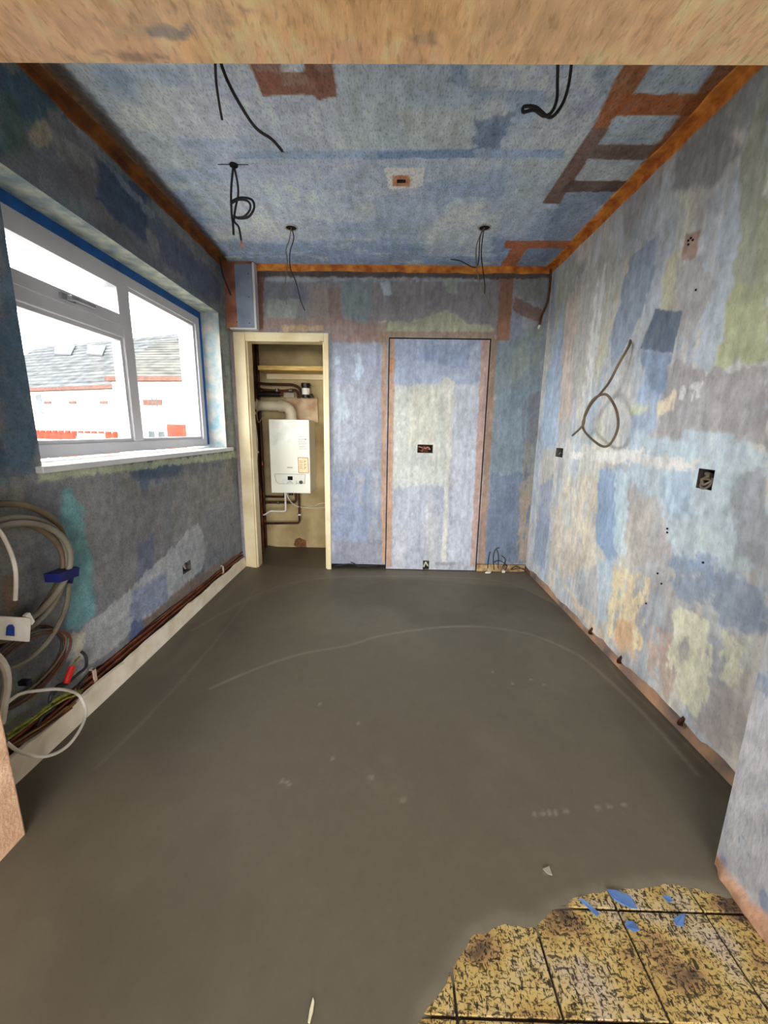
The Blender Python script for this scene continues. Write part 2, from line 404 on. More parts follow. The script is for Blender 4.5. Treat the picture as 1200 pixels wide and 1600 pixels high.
# ---- back wall and filled doorway
BACK_LAYERS = [((158, 164, 182), 3, 1.5, .4, .6, .7), ((120, 134, 160), 5, 2, .52, .68, .7)]
BACK_PATCH = [
 ([(400,425),(790,428),(780,520),(400,520)], (140,134,140), .85, .01, .02),
 ([(405,432),(780,434),(780,440),(405,440)], (164,178,196), .8, .008, .01, .42, 12, 30),
 ([(410,440),(480,445),(480,470),(410,470)], (110,118,140), .7, .02, .03),
 ([(418,468),(470,470),(460,500),(420,500)], (150,164,158), .8, .012, .03),
 ([(485,445),(512,445),(515,505),(485,505)], (160,142,136), .8, .01, .02),
 ([(512,450),(532,450),(536,505),(516,505)], (146,116,108), .8, .008, .01),
 ([(532,440),(585,438),(575,500),(535,496)], (124,146,156), .85, .012, .03),
 ([(594,440),(610,440),(612,458),(600,462)], (172,190,210), .9, .006, .01),
 ([(695,433),(716,433),(714,462),(698,456)], (160,172,158), .9, .006, .015),
 ([(586,520),(592,500),(640,505),(680,490),(712,486),(730,505),(770,510),(770,520)], (174,178,146), .9, .006, .02),
 ([(400,498),(540,498),(600,520),(600,536),(520,535),(516,516),(400,518)], (160,130,122), .85, .008, .012),
 ([(440,508),(505,508),(505,518),(440,518)], (204,170,122), .8, .008, .012),
 ([(560,505),(605,505),(605,536),(540,534)], (152,122,112), .7, .01, .015),
 ([(590,518),(775,518),(770,536),(590,536)], (164,136,112), .9, .004, .008),
 ([(521,536),(598,536),(598,600),(521,600)], (156,166,196), .8, .02, .03),
 ([(552,552),(562,550),(568,580),(562,595),(548,590),(556,575)], (176,200,226), .9, .006, .012),
 ([(524,556),(533,556),(532,570),(524,570)], (176,200,226), .9, .006, .012),
 ([(525,610),(540,615),(545,650),(530,660)], (172,196,196), .85, .008, .015),
 ([(521,600),(598,600),(598,720),(521,720)], (164,172,192), .6, .04, .04),
 ([(522,740),(580,730),(575,850),(525,855)], (122,140,178), .8, .04, .04, .36, 12, 5),
 ([(521,845),(598,845),(598,880),(521,880)], (124,128,146), .7, .02, .03),
 ([(770,540),(855,500),(845,620),(770,620)], (118,140,150), .85, .02, .04),
 ([(800,440),(850,436),(850,470),(820,470)], (140,150,140), .8, .01, .03),
 ([(825,510),(850,500),(842,560),(800,600),(800,560)], (146,156,146), .7, .015, .03, .4, 18, 8),
 ([(770,620),(845,600),(838,760),(765,740)], (116,140,156), .85, .02, .04),
 ([(762,740),(838,740),(828,880),(752,880)], (100,120,150), .9, .02, .04),
 ([(815,620),(848,610),(835,760),(818,760)], (112,108,118), .7, .01, .02, .42, 36, 4),
 ([(812,760),(835,740),(826,880),(806,880)], (174,146,116), .8, .015, .03, .42, 30, 6),
 ([(820,690),(840,690),(832,780),(812,780)], (140,140,126), .7, .012, .02, .4, 30, 5),
 ([(783,430),(803,430),(796,532),(775,532)], (164,112,84), .95, .004, .006),
 ([(805,464),(848,484),(846,506),(800,486)], (142,106,96), .9, .004, .01),
 ([(597,536),(604,536),(602,880),(596,880)], (190,142,106), .95, .005, .006),
 ([(766,528),(778,528),(757,885),(746,885)], (160,124,100), .92, .005, .008),
 ([(400,425),(412,425),(412,515),(400,515)], (126,80,58), .9, .008, .01),
 ([(352,410),(366,410),(380,880),(364,880)], (150,112,94), .6, .01, .01),
 ([(400,412),(862,418),(862,436),(400,432)], (84,70,66), .8, .008, .01),
]
PANEL_PATCH = [
 ([(600,522),(768,522),(758,596),(716,600),(696,588),(692,600),(640,598),(612,602)], (152,170,204), .95, .004, .012),
 ([(655,540),(735,538),(730,575),(700,572),(690,565),(655,562)], (134,156,196), .85, .006, .015),
 ([(614,602),(690,600),(700,590),(708,600),(694,760),(614,760)], (196,202,192), .85, .02, .03),
 ([(640,610),(688,605),(680,700),(640,700)], (210,208,188), .6, .03, .04),
 ([(693,588),(712,598),(702,760),(697,880),(690,880),(696,700)], (206,206,194), .85, .008, .01),
 ([(712,600),(756,600),(746,880),(702,880)], (182,192,212), .7, .02, .03),
 ([(604,524),(617,524),(612,886),(600,886)], (192,146,116), .95, .005, .006),
 ([(604,558),(615,558),(614,582),(604,582)], (198,128,74), .95, .004, .006),
 ([(753,524),(768,524),(750,886),(735,886)], (184,146,132), .92, .005, .006),
 ([(680,878),(713,879),(712,884),(680,883)], (140,142,152), .8, .003, .004),
]
# ---- left (window) wall
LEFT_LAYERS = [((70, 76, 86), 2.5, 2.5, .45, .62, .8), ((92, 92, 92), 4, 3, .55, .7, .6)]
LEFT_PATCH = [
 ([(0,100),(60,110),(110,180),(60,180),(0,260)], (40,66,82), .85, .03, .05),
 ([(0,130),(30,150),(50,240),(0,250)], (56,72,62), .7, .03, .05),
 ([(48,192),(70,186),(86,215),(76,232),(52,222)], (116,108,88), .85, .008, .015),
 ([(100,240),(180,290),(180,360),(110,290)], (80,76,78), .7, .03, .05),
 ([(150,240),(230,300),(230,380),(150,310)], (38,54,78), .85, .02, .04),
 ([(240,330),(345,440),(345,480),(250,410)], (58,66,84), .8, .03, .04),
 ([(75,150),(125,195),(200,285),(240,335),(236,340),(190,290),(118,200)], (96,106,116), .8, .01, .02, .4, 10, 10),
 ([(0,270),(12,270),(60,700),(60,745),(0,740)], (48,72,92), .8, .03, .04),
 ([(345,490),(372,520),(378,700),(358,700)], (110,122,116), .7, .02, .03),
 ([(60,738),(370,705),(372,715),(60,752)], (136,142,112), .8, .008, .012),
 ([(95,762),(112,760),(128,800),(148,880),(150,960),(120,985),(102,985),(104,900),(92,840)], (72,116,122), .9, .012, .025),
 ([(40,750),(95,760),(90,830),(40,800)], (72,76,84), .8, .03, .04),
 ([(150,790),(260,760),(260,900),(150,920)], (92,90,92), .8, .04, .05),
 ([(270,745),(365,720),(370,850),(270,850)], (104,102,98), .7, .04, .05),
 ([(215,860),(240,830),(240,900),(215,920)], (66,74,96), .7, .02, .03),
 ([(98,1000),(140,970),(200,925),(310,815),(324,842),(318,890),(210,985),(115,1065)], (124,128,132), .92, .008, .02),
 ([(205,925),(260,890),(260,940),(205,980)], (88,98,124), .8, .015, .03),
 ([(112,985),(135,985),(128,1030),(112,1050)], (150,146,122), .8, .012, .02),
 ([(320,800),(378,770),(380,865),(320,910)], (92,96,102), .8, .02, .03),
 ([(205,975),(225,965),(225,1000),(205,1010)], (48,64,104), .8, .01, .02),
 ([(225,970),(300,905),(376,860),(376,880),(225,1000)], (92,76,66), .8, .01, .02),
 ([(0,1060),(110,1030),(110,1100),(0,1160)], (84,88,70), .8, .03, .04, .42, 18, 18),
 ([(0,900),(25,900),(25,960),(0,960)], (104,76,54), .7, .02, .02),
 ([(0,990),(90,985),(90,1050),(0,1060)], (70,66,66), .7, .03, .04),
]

# general roller marks under the singled-out patches
CEIL_PATCH = strokes(70, XL, XR, 1.5, YB, (.12, .55), (.05, .35), [(112, 136, 168), (168, 178, 188), (134, 152, 176), (150, 164, 168), (126, 146, 178), (176, 184, 186)], 3, .55, .03) + CEIL_PATCH
RIGHT_PATCH = strokes(50, 1.0, YB, .1, ZC, (.05, .22), (.2, .8), [(150, 172, 198), (206, 202, 188), (170, 170, 176), (186, 196, 204), (196, 186, 172), (136, 158, 188)], 5, .5, .06) + RIGHT_PATCH
BACK_PATCH = strokes(36, XL, XR, 0, ZC, (.05, .2), (.12, .6), [(120, 138, 168), (170, 176, 190), (140, 146, 158), (150, 162, 180)], 7, .45, .04) + BACK_PATCH
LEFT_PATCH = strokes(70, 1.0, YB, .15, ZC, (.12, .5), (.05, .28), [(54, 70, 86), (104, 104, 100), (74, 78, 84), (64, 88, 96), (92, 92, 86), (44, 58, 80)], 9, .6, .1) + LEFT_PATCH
PANEL_PATCH = strokes(14, -.028, -.028 + .79, 0, 1.9, (.04, .12), (.2, .9), [(160, 170, 192), (192, 196, 194), (176, 184, 198)], 13, .4, .01) + PANEL_PATCH
# ------------------------------------------------------------------ structure: walls, ceiling
MP_right = paint_mat('scraped_paint_right', speck=(.55, .62, .72), sscale=130, stretch=(1, 1, .5), amount=.45, thr=(.55, .68), grain=.1)
MP_back = paint_mat('scraped_paint_back', speck=(.5, .56, .66), sscale=160, stretch=(1, 1, .35), amount=.45, thr=(.53, .68), grain=.08)
MP_left = paint_mat('scraped_paint_left', speck=(.4, .46, .54), sscale=150, stretch=(1, 1, 1), amount=.55, thr=(.5, .66), grain=.15, bump=.6)
MP_ceil = paint_mat('stippled_ceiling_paint', speck=(.5, .56, .64), sscale=130, stretch=(1, .4, 1), amount=.75, thr=(.51, .63), bump=.6, grain=.09)
MP_front = paint_mat('brushed_plaster', speck=(.5, .44, .38), sscale=95, stretch=(1, .3, 1), amount=.5, thr=(.54, .68), bump=.8, bscale=160, grain=.12)
MP_floor = paint_mat('drying_screed', rough=.55, speck=(.8, .8, .78), sscale=60, amount=.3, bump=.06, bscale=40, grain=.05, spec=.4)

# socket holes: (y0,y1,z0,z1)
RH = [(1.455, 1.545, .992, 1.058), (2.76, 2.885, 1.03, 1.075)]
rs = [(1.458, 1.535, .985, 1.06), (2.755, 2.875, 1.022, 1.085)]
RH = [(a, b, c, d) for a, b, c, d in rs]
def right_disp(S, T, co):
    z = co[..., 2]; e = sstep(0.16, 0.05, z)
    co[..., 2] = z + e * 0.03 * (fbm(S * 5, S * 0 + 3, 5) - .5) * 2
    co[..., 0] += 0.004 * (fbm(S * 3, T * 3, 8) - .5)
    return co
wall_right = grid('wall_right', [0.90, YB], [.068, ZB], .007, lambda s, t: (np.full(s.shape, XR), s, t), RH, MP_right,
     color=lambda s, t: do_paint(s, t, to_right, (178, 180, 182), RIGHT_LAYERS, RIGHT_PATCH, 11, G_RIGHT), disp=right_disp)
struct(wall_right)
b = MB(); b.box((XR + .045, .6, -.1), (XR + .25, YB + .2, ZC + .2)); b.build('masonry', M_substrate, wall_right)
b = MB(); b.box((XR + .012, .9, -.05), (XR + .046, YB + .02, .14)); b.build('plinth', mat('peach_masonry', (186, 148, 116), .95, (104, 94, 96), 6, 6, .9, 50), wall_right)

for u, v in ((1043, 826), (1043, 832), (1099, 879), (1028, 896), (1034, 912), (1010, 943), (1088, 453), (1080, 372), (1076, 376), (1083, 375), (1076, 382)):
    p = at(u, v, 'X', XR); MB().cyl((XR - .0035, p.y, p.z), (XR + .004, p.y, p.z), .0042, 8).build('screw_hole', M_dark, wall_right)
CX0, CX1, CZ = -1.145, -.532, 1.868      # cupboard opening
DX0, DX1, DZ = -.028, .765, 1.895        # filled doorway
holes_b = [(CX0, CX1, 0, CZ), (DX0, DX1, 0, DZ), (CX1, DX0, 0, .045), (DX1, XR, 0, .07)]
wall_back = grid('wall_back', [XL - .02, XR], [0, ZB], .007, lambda s, t: (s, np.full(s.shape, YB), t), holes_b, MP_back,
     color=lambda s, t: do_paint(s, t, to_back, (146, 152, 168), BACK_LAYERS, BACK_PATCH, 23, G_BACK),
     disp=lambda S, T, co: co)
struct(wall_back)
sx0, sx1, sz0, sz1 = .222, .346, 1.013, 1.078
infill = grid('infill_panel', [DX0 + .008, DX1 - .008], [.006, DZ - .008], .007, lambda s, t: (s, np.full(s.shape, YB + .006), t),
     [(sx0, sx1, sz0, sz1), (.303, .352, .006, .085)], MP_back, wall_back,
     color=lambda s, t: do_paint(s, t, to_back, (168, 176, 192), [((154, 164, 188), 6, 2, .5, .7, .6), ((182, 186, 190), 9, 1.2, .5, .66, .6)], PANEL_PATCH, 47, G_BACK))
b = MB()
b.box((CX1 + .02, YB + .05, -.05), (XR + .05, YB + .12, ZC + .1)); b.box((XL - .05, YB + .05, CZ + .03), (CX1 + .02, YB + .12, ZC + .1))
b.build('studwork', M_dark, wall_back)
M_batten = mat('rough_batten', (186, 160, 116), .8, (112, 84, 60), 20, 5, .4)
b = MB(); b.box((DX1 + .005, YB + .008, .0), (XR, YB + .04, .062)); b.build('sole_plate', M_batten, wall_back)

# left wall
WY0, WY1, WZ0, WZ1 = 1.42, 3.076, 1.030, 2.008
LH = [(WY0, WY1, WZ0, WZ1), (2.295, 2.395, .29, .355)]
def left_disp(S, T, co):
    z = co[..., 2]; e = sstep(0.26, 0.14, z)
    co[..., 2] = z + e * (0.02 * (fbm(S * 6, S * 0 + 1, 3) - .5) * 2)
    return co
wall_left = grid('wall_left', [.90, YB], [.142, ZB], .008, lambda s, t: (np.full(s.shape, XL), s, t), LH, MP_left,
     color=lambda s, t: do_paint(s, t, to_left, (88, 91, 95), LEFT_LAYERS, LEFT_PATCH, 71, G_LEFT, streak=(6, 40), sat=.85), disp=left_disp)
struct(wall_left)
XO = -1.575
b = MB()
RV = .014
b.box((XO, .6, -.1), (XL - .05, WY0 - RV, ZC + .2)); b.box((XO, WY1 + RV, -.1), (XL - .05, 4.2, ZC + .2))
b.box((XO, WY0 - RV, -.1), (XL - .05, WY1 + RV, WZ0 - RV)); b.box((XO, WY0 - RV, WZ1 + RV), (XL - .05, WY1 + RV, ZC + .2))
b.build('masonry', M_substrate, wall_left)
M_reveal = mat('flaking_reveal_paint', (178, 180, 164), .8, (118, 136, 142), 16, 6, .5, 90)
M_reveal2 = mat('patchy_pastel_reveal', (182, 172, 164), .8, (116, 150, 162), 13, 5, .5, 90)
XW = -1.405      # window frame face
b = MB(); b.box((XL - .001, WY0, WZ1 - .001), (XW - .08, WY1, WZ1 + .012)); b.build('reveal_soffit', M_reveal, wall_left)
b = MB(); b.box((XL - .001, WY1 - .001, WZ0), (XW - .08, WY1 + .012, WZ1)); b.build('reveal_side', M_reveal2, wall_left)
b = MB(); b.box((XL - .001, WY0 - .012, WZ0), (XW - .08, WY0 + .001, WZ1)); b.build('reveal_side', M_reveal2, wall_left)
b = MB(); b.box((XL - .002, WY0, WZ0 - .012), (XW - .08, WY1, WZ0)); b.build('reveal_base', M_reveal, wall_left)
M_outer = mat('cream_outer_render', (222, 214, 190), .9, (206, 196, 168), 6)
for a_, c_ in (((XW - .08, WY1, WZ0), (XO - .002, WY1 + RV, WZ1)), ((XW - .08, WY0 - RV, WZ0), (XO - .002, WY0, WZ1)), ((XW - .08, WY0, WZ1), (XO - .002, WY1, WZ1 + RV)), ((XW - .08, WY0, WZ0 - RV), (XO - .03, WY1, WZ0))):
    b = MB(); b.box(a_, c_); b.build('outer_reveal', M_outer, wall_left)

# ceiling (with two downlight holes)
ceiling = grid('ceiling', [XL - .02, XR + .02], [.88, YB + .02], .008, lambda s, t: (s, t, np.full(s.shape, ZC)), [], MP_ceil,
     color=lambda s, t: do_paint(s, t, to_ceil, (150, 164, 180), CEIL_LAYERS, CEIL_PATCH, 5, G_CEIL, streak=(50, 6), sat=.84))
struct(ceiling)
b = MB(); b.box((XO, .5, ZC + .03), (XR + .3, YB + .2, ZC + .2)); b.build('ceiling_void', M_dark, ceiling)

# coving scars: orange glue bands left where the ceiling meets the walls
M_orange = mat('orange_glue', (232, 156, 66), .7, (170, 88, 34), 14, 6, .5, 70)
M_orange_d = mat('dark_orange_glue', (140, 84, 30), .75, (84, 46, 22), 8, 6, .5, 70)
def band(name, p0, p1, out_c, out_w, wc, ww, matl, seed):
    """ragged L strip in the corner running p0->p1; out_c along the ceiling, out_w down the wall"""
    m = MB(); n = 60; P0 = Vector(p0); P1 = Vector(p1); oc = Vector(out_c); ow = Vector(out_w); rnd = random.Random(seed)
    prof = []
    for i in range(n + 1):
        p = P0.lerp(P1, i / n)
        q_ = np.array([i * .22]); a = wc * (0.7 + .6 * float(fbm(q_, q_ * 0, seed)[0])); c = ww * (0.7 + .6 * float(fbm(q_, q_ * 0 + 5, seed)[0])); th = .004 + .002 * rnd.random()
        prof.append([p, p + oc * a, p + oc * (a * .9) + ow * th, p + oc * (th * 1.6) + ow * (th * 1.6), p + ow * (c * .9) + oc * th, p + ow * c])
    for i in range(n + 1): m.v += [tuple(q) for q in prof[i]]
    for i in range(n):
        for k in range(6):
            l = (k + 1) % 6; m.f.append((i * 6 + k, i * 6 + l, (i + 1) * 6 + l, (i + 1) * 6 + k))
    o = m.build(name, matl, None); return struct(o)
band('trim_1', (XR, .91, ZC), (XR, YB, ZC), (-1, 0, 0), (0, 0, -1), .05, .042, M_orange, 1)
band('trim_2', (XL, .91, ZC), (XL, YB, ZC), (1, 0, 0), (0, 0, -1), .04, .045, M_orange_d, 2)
band('trim_3', (-1.05, YB, ZC), (XR, YB, ZC), (0, -1, 0), (0, 0, -1), .012, .046, M_orange, 3)

# ------------------------------------------------------------------ opening wall (soffit and piers) nearest the camera
wf = bpy.data.objects.new('wall_front', None); COL.objects.link(wf); struct(wf)
def to_soff(u, v): p = at(u, v, 'Z', ZL); return (p.x, p.y)
def to_pr(u, v): p = at(u, v, 'X', PR); return (p.y, p.z)
SOFF = [
 ([(0,0),(220,0),(300,100),(0,100)], (206,172,142), .8, .03, .03),
 ([(200,0),(360,0),(350,60),(180,50)], (176,152,124), .7, .02, .03),
 ([(228,48),(300,42),(310,52),(275,66),(240,62)], (118,118,122), .9, .006, .012),
 ([(150,86),(260,84),(262,97),(150,97)], (150,124,112), .8, .006, .01, .42, 20, 40),
 ([(330,0),(400,0),(400,40),(330,50)], (140,124,108), .6, .01, .02, .5, 20, 14),
 ([(350,62),(700,58),(700,97),(350,97)], (224,176,134), .75, .006, .012),
 ([(640,55),(680,50),(690,72),(650,74)], (168,140,112), .7, .006, .012, .45, 20, 20),
 ([(760,0),(1000,0),(960,90),(760,90)], (200,166,126), .6, .03, .03),
 ([(1000,0),(1200,0),(1200,97),(960,97)], (220,178,134), .8, .02, .03),
]
TX0, TX1 = -1.75, 1.75
soffit = grid('soffit', [PL, PR], [YN, YF], .006, lambda s, t: (s, t, np.full(s.shape, ZL)), [], MP_front, wf,
     color=lambda s, t: do_paint(s, t, to_soff, (220, 180, 132), [((198, 154, 102), 5, 5, .45, .65, .6)], SOFF, 91, G_FRONT, streak=(70, 9), sat=.85))
b = MB(); b.box((TX0, YN, ZL + .004), (TX1, YF, ZC + .2)); b.build('lintel', mat('pink_plaster', (206, 170, 132), .9, (176, 140, 110), 6, 5, .5, 90), wf)
M_pierL = mat('peach_plaster', (236, 200, 166), .9, (206, 166, 136), 12, 6, .6, 110, gain=1.05)
b = MB(); b.box((TX0, YN, -.02), (PL, YF + .03, ZC + .1)); b.build('pier', M_pierL, wf, bevel=.006)
RP = [([(1130,1345),(1200,1400),(1200,1500),(1130,1380)], (214,170,140), .9, .006, .02),
      ([(1120,1335),(1135,1345),(1200,1465),(1200,1600),(1120,1500)], (206,160,132), .9, .006, .015)]
def pier_r_paint(s, t):
    C = do_paint(s, t, to_pr, (200, 202, 214), [((160, 178, 212), 5, 3, .5, .66, .6), ((128, 156, 200), 26, 14, .62, .72, .75)], [], 57, .62)
    e = .040 + .016 * (fbm(s * 12, s * 0 + 2, 6) - .5) * 2
    m = sstep(.012, -.012, t - e)
    n = fbm(s * 30, t * 30, 77)
    P = np.stack([lin((196, 158, 130)), lin((140, 104, 84))]); PC = P[0] * n[..., None] + P[1] * (1 - n[..., None])
    return C * (1 - m[..., None]) + PC * m[..., None]
MP_pier = paint_mat('white_blue_flecked_paint', speck=(.5, .62, .8), sscale=70, stretch=(1, 1, .4), amount=.5, thr=(.62, .7), bump=.5)
pier_r = grid('pier_face', [YN, YF], [-.02, ZL], .006, lambda s, t: (np.full(s.shape, PR), s, t), [], MP_pier, wf, color=pier_r_paint,
     disp=lambda S, T, co: np.stack([co[..., 0] - sstep(.042, .015, co[..., 2]) * (.016 + .016 * (fbm(S * 18, T * 18, 4) - .5)) * sstep(.905, .86, S), co[..., 1], co[..., 2]], -1))
b = MB(); b.box((PR + .03, YN, -.02), (TX1, YF, ZC + .1)); b.box((PR + .001, YF - .004, .09), (PR + .032, YF, ZL)); b.box((PR + .018, YF - .008, -.02), (PR + .032, YF, .09))
b.build('pier', mat('pale_pier', (206, 208, 214), .85, (176, 178, 190), 8), wf)

# ------------------------------------------------------------------ floor
EDGE = [(640,1660),(662,1592),(700,1545),(720,1505),(738,1472),(790,1450),(842,1447),(862,1427),(900,1412),(960,1393),(1040,1381),(1085,1386),(1130,1402)]
EP = [to_floor(u, v) for u, v in EDGE] + [(1.1, .80), (1.1, .30), (.02, .30)]
TILE_TOP = -.005
def floor_sd(S, T):
    s2 = S + .012 * (fbm(S * 22, T * 22, 61) - .5) * 2; t2 = T + .012 * (fbm(S * 22, T * 22, 65) - .5) * 2
    return polysd(s2, t2, EP)
def floor_disp(S, T, co):
    d = np.full(S.shape, -1.0); sel = (T < 1.0) & (S > -.1)
    d[sel] = floor_sd(S[sel], T[sel])
    co[..., 2] = -0.018 * sstep(-.035, .045, d) + .0025 * (fbm(S * 2, T * 2, 40) - .5)
    e = sstep(.10, 0, np.minimum(S - (-1.24), XR + .04 - S)) * (T > .95)
    co[..., 2] += .012 * e * sstep(1.5, 3, T)
    return co
def line_mask(S, T, px, wdt, seed):
    P = [to_floor(u, v) for u, v in px]; P = [(p.x, p.y) for p in spline([(a, c, 0) for a, c in P], 8)]
    d = np.full(S.shape, 1e9)
    for (ax, ay), (bx, by) in zip(P[:-1], P[1:]):
        ex, ey = bx - ax, by - ay; wx, wy = S - ax, T - ay
        t = np.clip((wx * ex + wy * ey) / (ex * ex + ey * ey), 0, 1)
        d = np.minimum(d, (wx - ex * t) ** 2 + (wy - ey * t) ** 2)
    return sstep(wdt, 0, np.sqrt(d)) * (.35 + .65 * fbm(S * 6, T * 6, seed))
def floor_paint(S, T):
    C = np.empty(S.shape + (3,)); C[:] = (98, 92, 79)
    def ov(c, m):
        nonlocal C
        C = C * (1 - m[..., None]) + np.array(c, float) * m[..., None]
    ov((88, 82, 70), sstep(.42, .62, fbm(S * 1.5, T * 1.5, 3)) * .8)
    ov((106, 100, 86), sstep(.52, .7, fbm(S * 2.2, T * 2.2, 9)) * .6)
    band_ = polysd(S, T, [to_floor(*q) for q in [(390,880),(500,890),(820,895),(1000,1080),(960,1060),(900,960),(820,920),(640,903),(480,905),(370,950),(330,1000),(250,1050)]])
    ov((112, 104, 88), sstep(-.03, .03, band_) * .75)
    for px, wd, a in (([(330,1075),(400,1045),(470,1022),(545,1008),(600,992),(690,980),(760,980),(830,992),(900,1022),(950,1062),(1010,1120),(1090,1210)], .018, .8),
                      ([(300,985),(400,930),(470,908),(560,900),(700,902),(790,910),(860,940),(920,985)], .02, .55),
                      ([(870,945),(910,965),(960,1050),(1020,1110),(1130,1225)], .014, .5),
                      ([(150,1200),(240,1110),(330,1010),(400,920)], .016, .5)):
        ov((138, 132, 118), line_mask(S, T, px, wd, 5) * a)
    for (u, v) in [(448,1222),(452,1226),(441,1220),(520,1185),(630,1250),(835,1272),(848,1271),(858,1270),(868,1270),(884,1267),(934,1262),(952,1260),(975,1258),(580,1215),(855,1362),(770,1050),(800,1068),(830,1062),(850,1070),(500,1100),(560,1130)]:
        x, y = to_floor(u, v); ov((150, 146, 134), sstep(.012, .003, np.hypot(S - x, (T - y))) * .7)
    C = C / 255.0
    return np.where(C <= .04045, C / 12.92, ((C + .055) / 1.055) ** 2.4) * G_FLOOR
fl = grid('floor', [-1.36, XR + .06], [.30, 3.95], .010, lambda s, t: (s, t, np.zeros(s.shape)), [], MP_floor, color=floor_paint, disp=floor_disp, smooth=True)
struct(fl)
# old tiles left uncovered at the near right
m, nt, bb = nmat('yellow_flecked_tile'); N = nt.nodes; L = nt.links
geo = N.new('ShaderNodeNewGeometry')
v1 = N.new('ShaderNodeMapping'); v1.inputs['Scale'].default_value = (170, 85, 100); v1.inputs['Rotation'].default_value = (0, 0, .6); L.new(geo.outputs['Position'], v1.inputs[0])
n1 = N.new('ShaderNodeTexNoise'); n1.inputs['Scale'].default_value = 1.0; n1.inputs['Detail'].default_value = 4; n1.inputs['Distortion'].default_value = 1.2; L.new(v1.outputs[0], n1.inputs['Vector'])
r1 = N.new('ShaderNodeValToRGB'); r1.color_ramp.elements[0].position = .41; r1.color_ramp.elements[0].color = (*lin((34, 32, 22)), 1); r1.color_ramp.elements[1].position = .46; r1.color_ramp.elements[1].color = (1, 1, 1, 1); L.new(n1.outputs['Fac'], r1.inputs[0])
n2 = N.new('ShaderNodeTexNoise'); n2.inputs['Scale'].default_value = 7; n2.inputs['Detail'].default_value = 6; L.new(geo.outputs['Position'], n2.inputs['Vector'])
r2 = N.new('ShaderNodeValToRGB'); e = r2.color_ramp.elements; e[0].position = .36; e[0].color = (*lin((92, 74, 54)), 1); e[1].position = .56; e[1].color = (*lin((184, 162, 104)), 1); k = e.new(.42); k.color = (*lin((150, 120, 78)), 1); k = e.new(.48); k.color = (*lin((176, 150, 88)), 1); k = e.new(.66); k.color = (*lin((180, 164, 140)), 1); L.new(n2.outputs['Fac'], r2.inputs[0])
mx = N.new('ShaderNodeMix'); mx.data_type = 'RGBA'; mx.blend_type = 'MULTIPLY'; mx.inputs[0].default_value = .92; L.new(r2.outputs[0], mx.inputs[6]); L.new(r1.outputs[0], mx.inputs[7]); v2 = N.new('ShaderNodeMapping'); v2.inputs['Scale'].default_value = (70, 190, 100); v2.inputs['Rotation'].default_value = (0, 0, .9); L.new(geo.outputs['Position'], v2.inputs[0])
n4 = N.new('ShaderNodeTexNoise'); n4.inputs['Scale'].default_value = 1.0; n4.inputs['Detail'].default_value = 4; n4.inputs['Distortion'].default_value = .8; L.new(v2.outputs[0], n4.inputs['Vector'])
r4 = N.new('ShaderNodeValToRGB'); r4.color_ramp.elements[0].position = .39; r4.color_ramp.elements[0].color = (*lin((44, 42, 34)), 1); r4.color_ramp.elements[1].position = .46; r4.color_ramp.elements[1].color = (1, 1, 1, 1); L.new(n4.outputs['Fac'], r4.inputs[0])
mx4 = N.new('ShaderNodeMix'); mx4.data_type = 'RGBA'; mx4.blend_type = 'MULTIPLY'; mx4.inputs[0].default_value = .85; L.new(mx.outputs[2], mx4.inputs[6]); L.new(r4.outputs[0], mx4.inputs[7]); L.new(mx4.outputs[2], bb.inputs['Base Color'])
bb.inputs['Roughness'].default_value = .55; M_tile = m
tx = [-.06, .16, .38, .60, .82, PR + .01]; ty = [.385, .592, .79, .99]
rnd = random.Random(4)
for i in range(5):
    for j in range(3):
        g = .003; z = TILE_TOP + rnd.uniform(-.001, .001)
        b = MB(); b.box((tx[i] + g, ty[j] + g, z - .012), (tx[i + 1] - g, ty[j + 1] - g, z)); b.build('tile', M_tile, fl, bevel=.0015)
b = MB(); b.box((-.1, .30, -.03), (PR, 1.0, -.0105)); b.build('tile_bedding', mat('dark_grout', (58, 46, 38), .95, (38, 30, 26), 30), fl)
b = MB(); b.box((XO, .28, -.16), (XR + .3, 4.1, -.032)); b.build('slab', M_dark, fl)

# ------------------------------------------------------------------ the room behind the camera, open to daylight at its far end
M_rear = mat('pale_rear_plaster', (206, 196, 182), .9, (190, 178, 162), 3)
for nm, a, c in (('wall_rear_left', (-1.85, -2.7, -.05), (-1.75, YN, ZC + .1)), ('wall_rear_right', (1.75, -2.7, -.05), (1.85, YN, ZC + .1))):
    b = MB(); b.box(a, c); struct(b.build(nm, M_rear))
b = MB(); b.box((-1.85, -2.7, ZC + .02), (1.85, YN, ZC + .15)); struct(b.build('ceiling_rear', M_rear))
b = MB(); b.box((-1.85, -2.7, -.16), (1.85, .30, -.004)); b.box((-1.85, .29, -.16), (-1.36, YN, -.004)); b.box((1.2, .29, -.16), (1.85, YN, -.004))
struct(b.build('floor_rear', mat('rear_screed', (120, 114, 102), .7, (104, 98, 88), 3)))
b = MB(); b.box((-1.85, -2.8, -.1), (-1.5, -2.7, ZC + .1)); b.box((1.5, -2.8, -.1), (1.85, -2.7, ZC + .1)); b.box((-1.5, -2.8, 2.15), (1.5, -2.7, ZC + .1))
struct(b.build('wall_rear', M_rear))

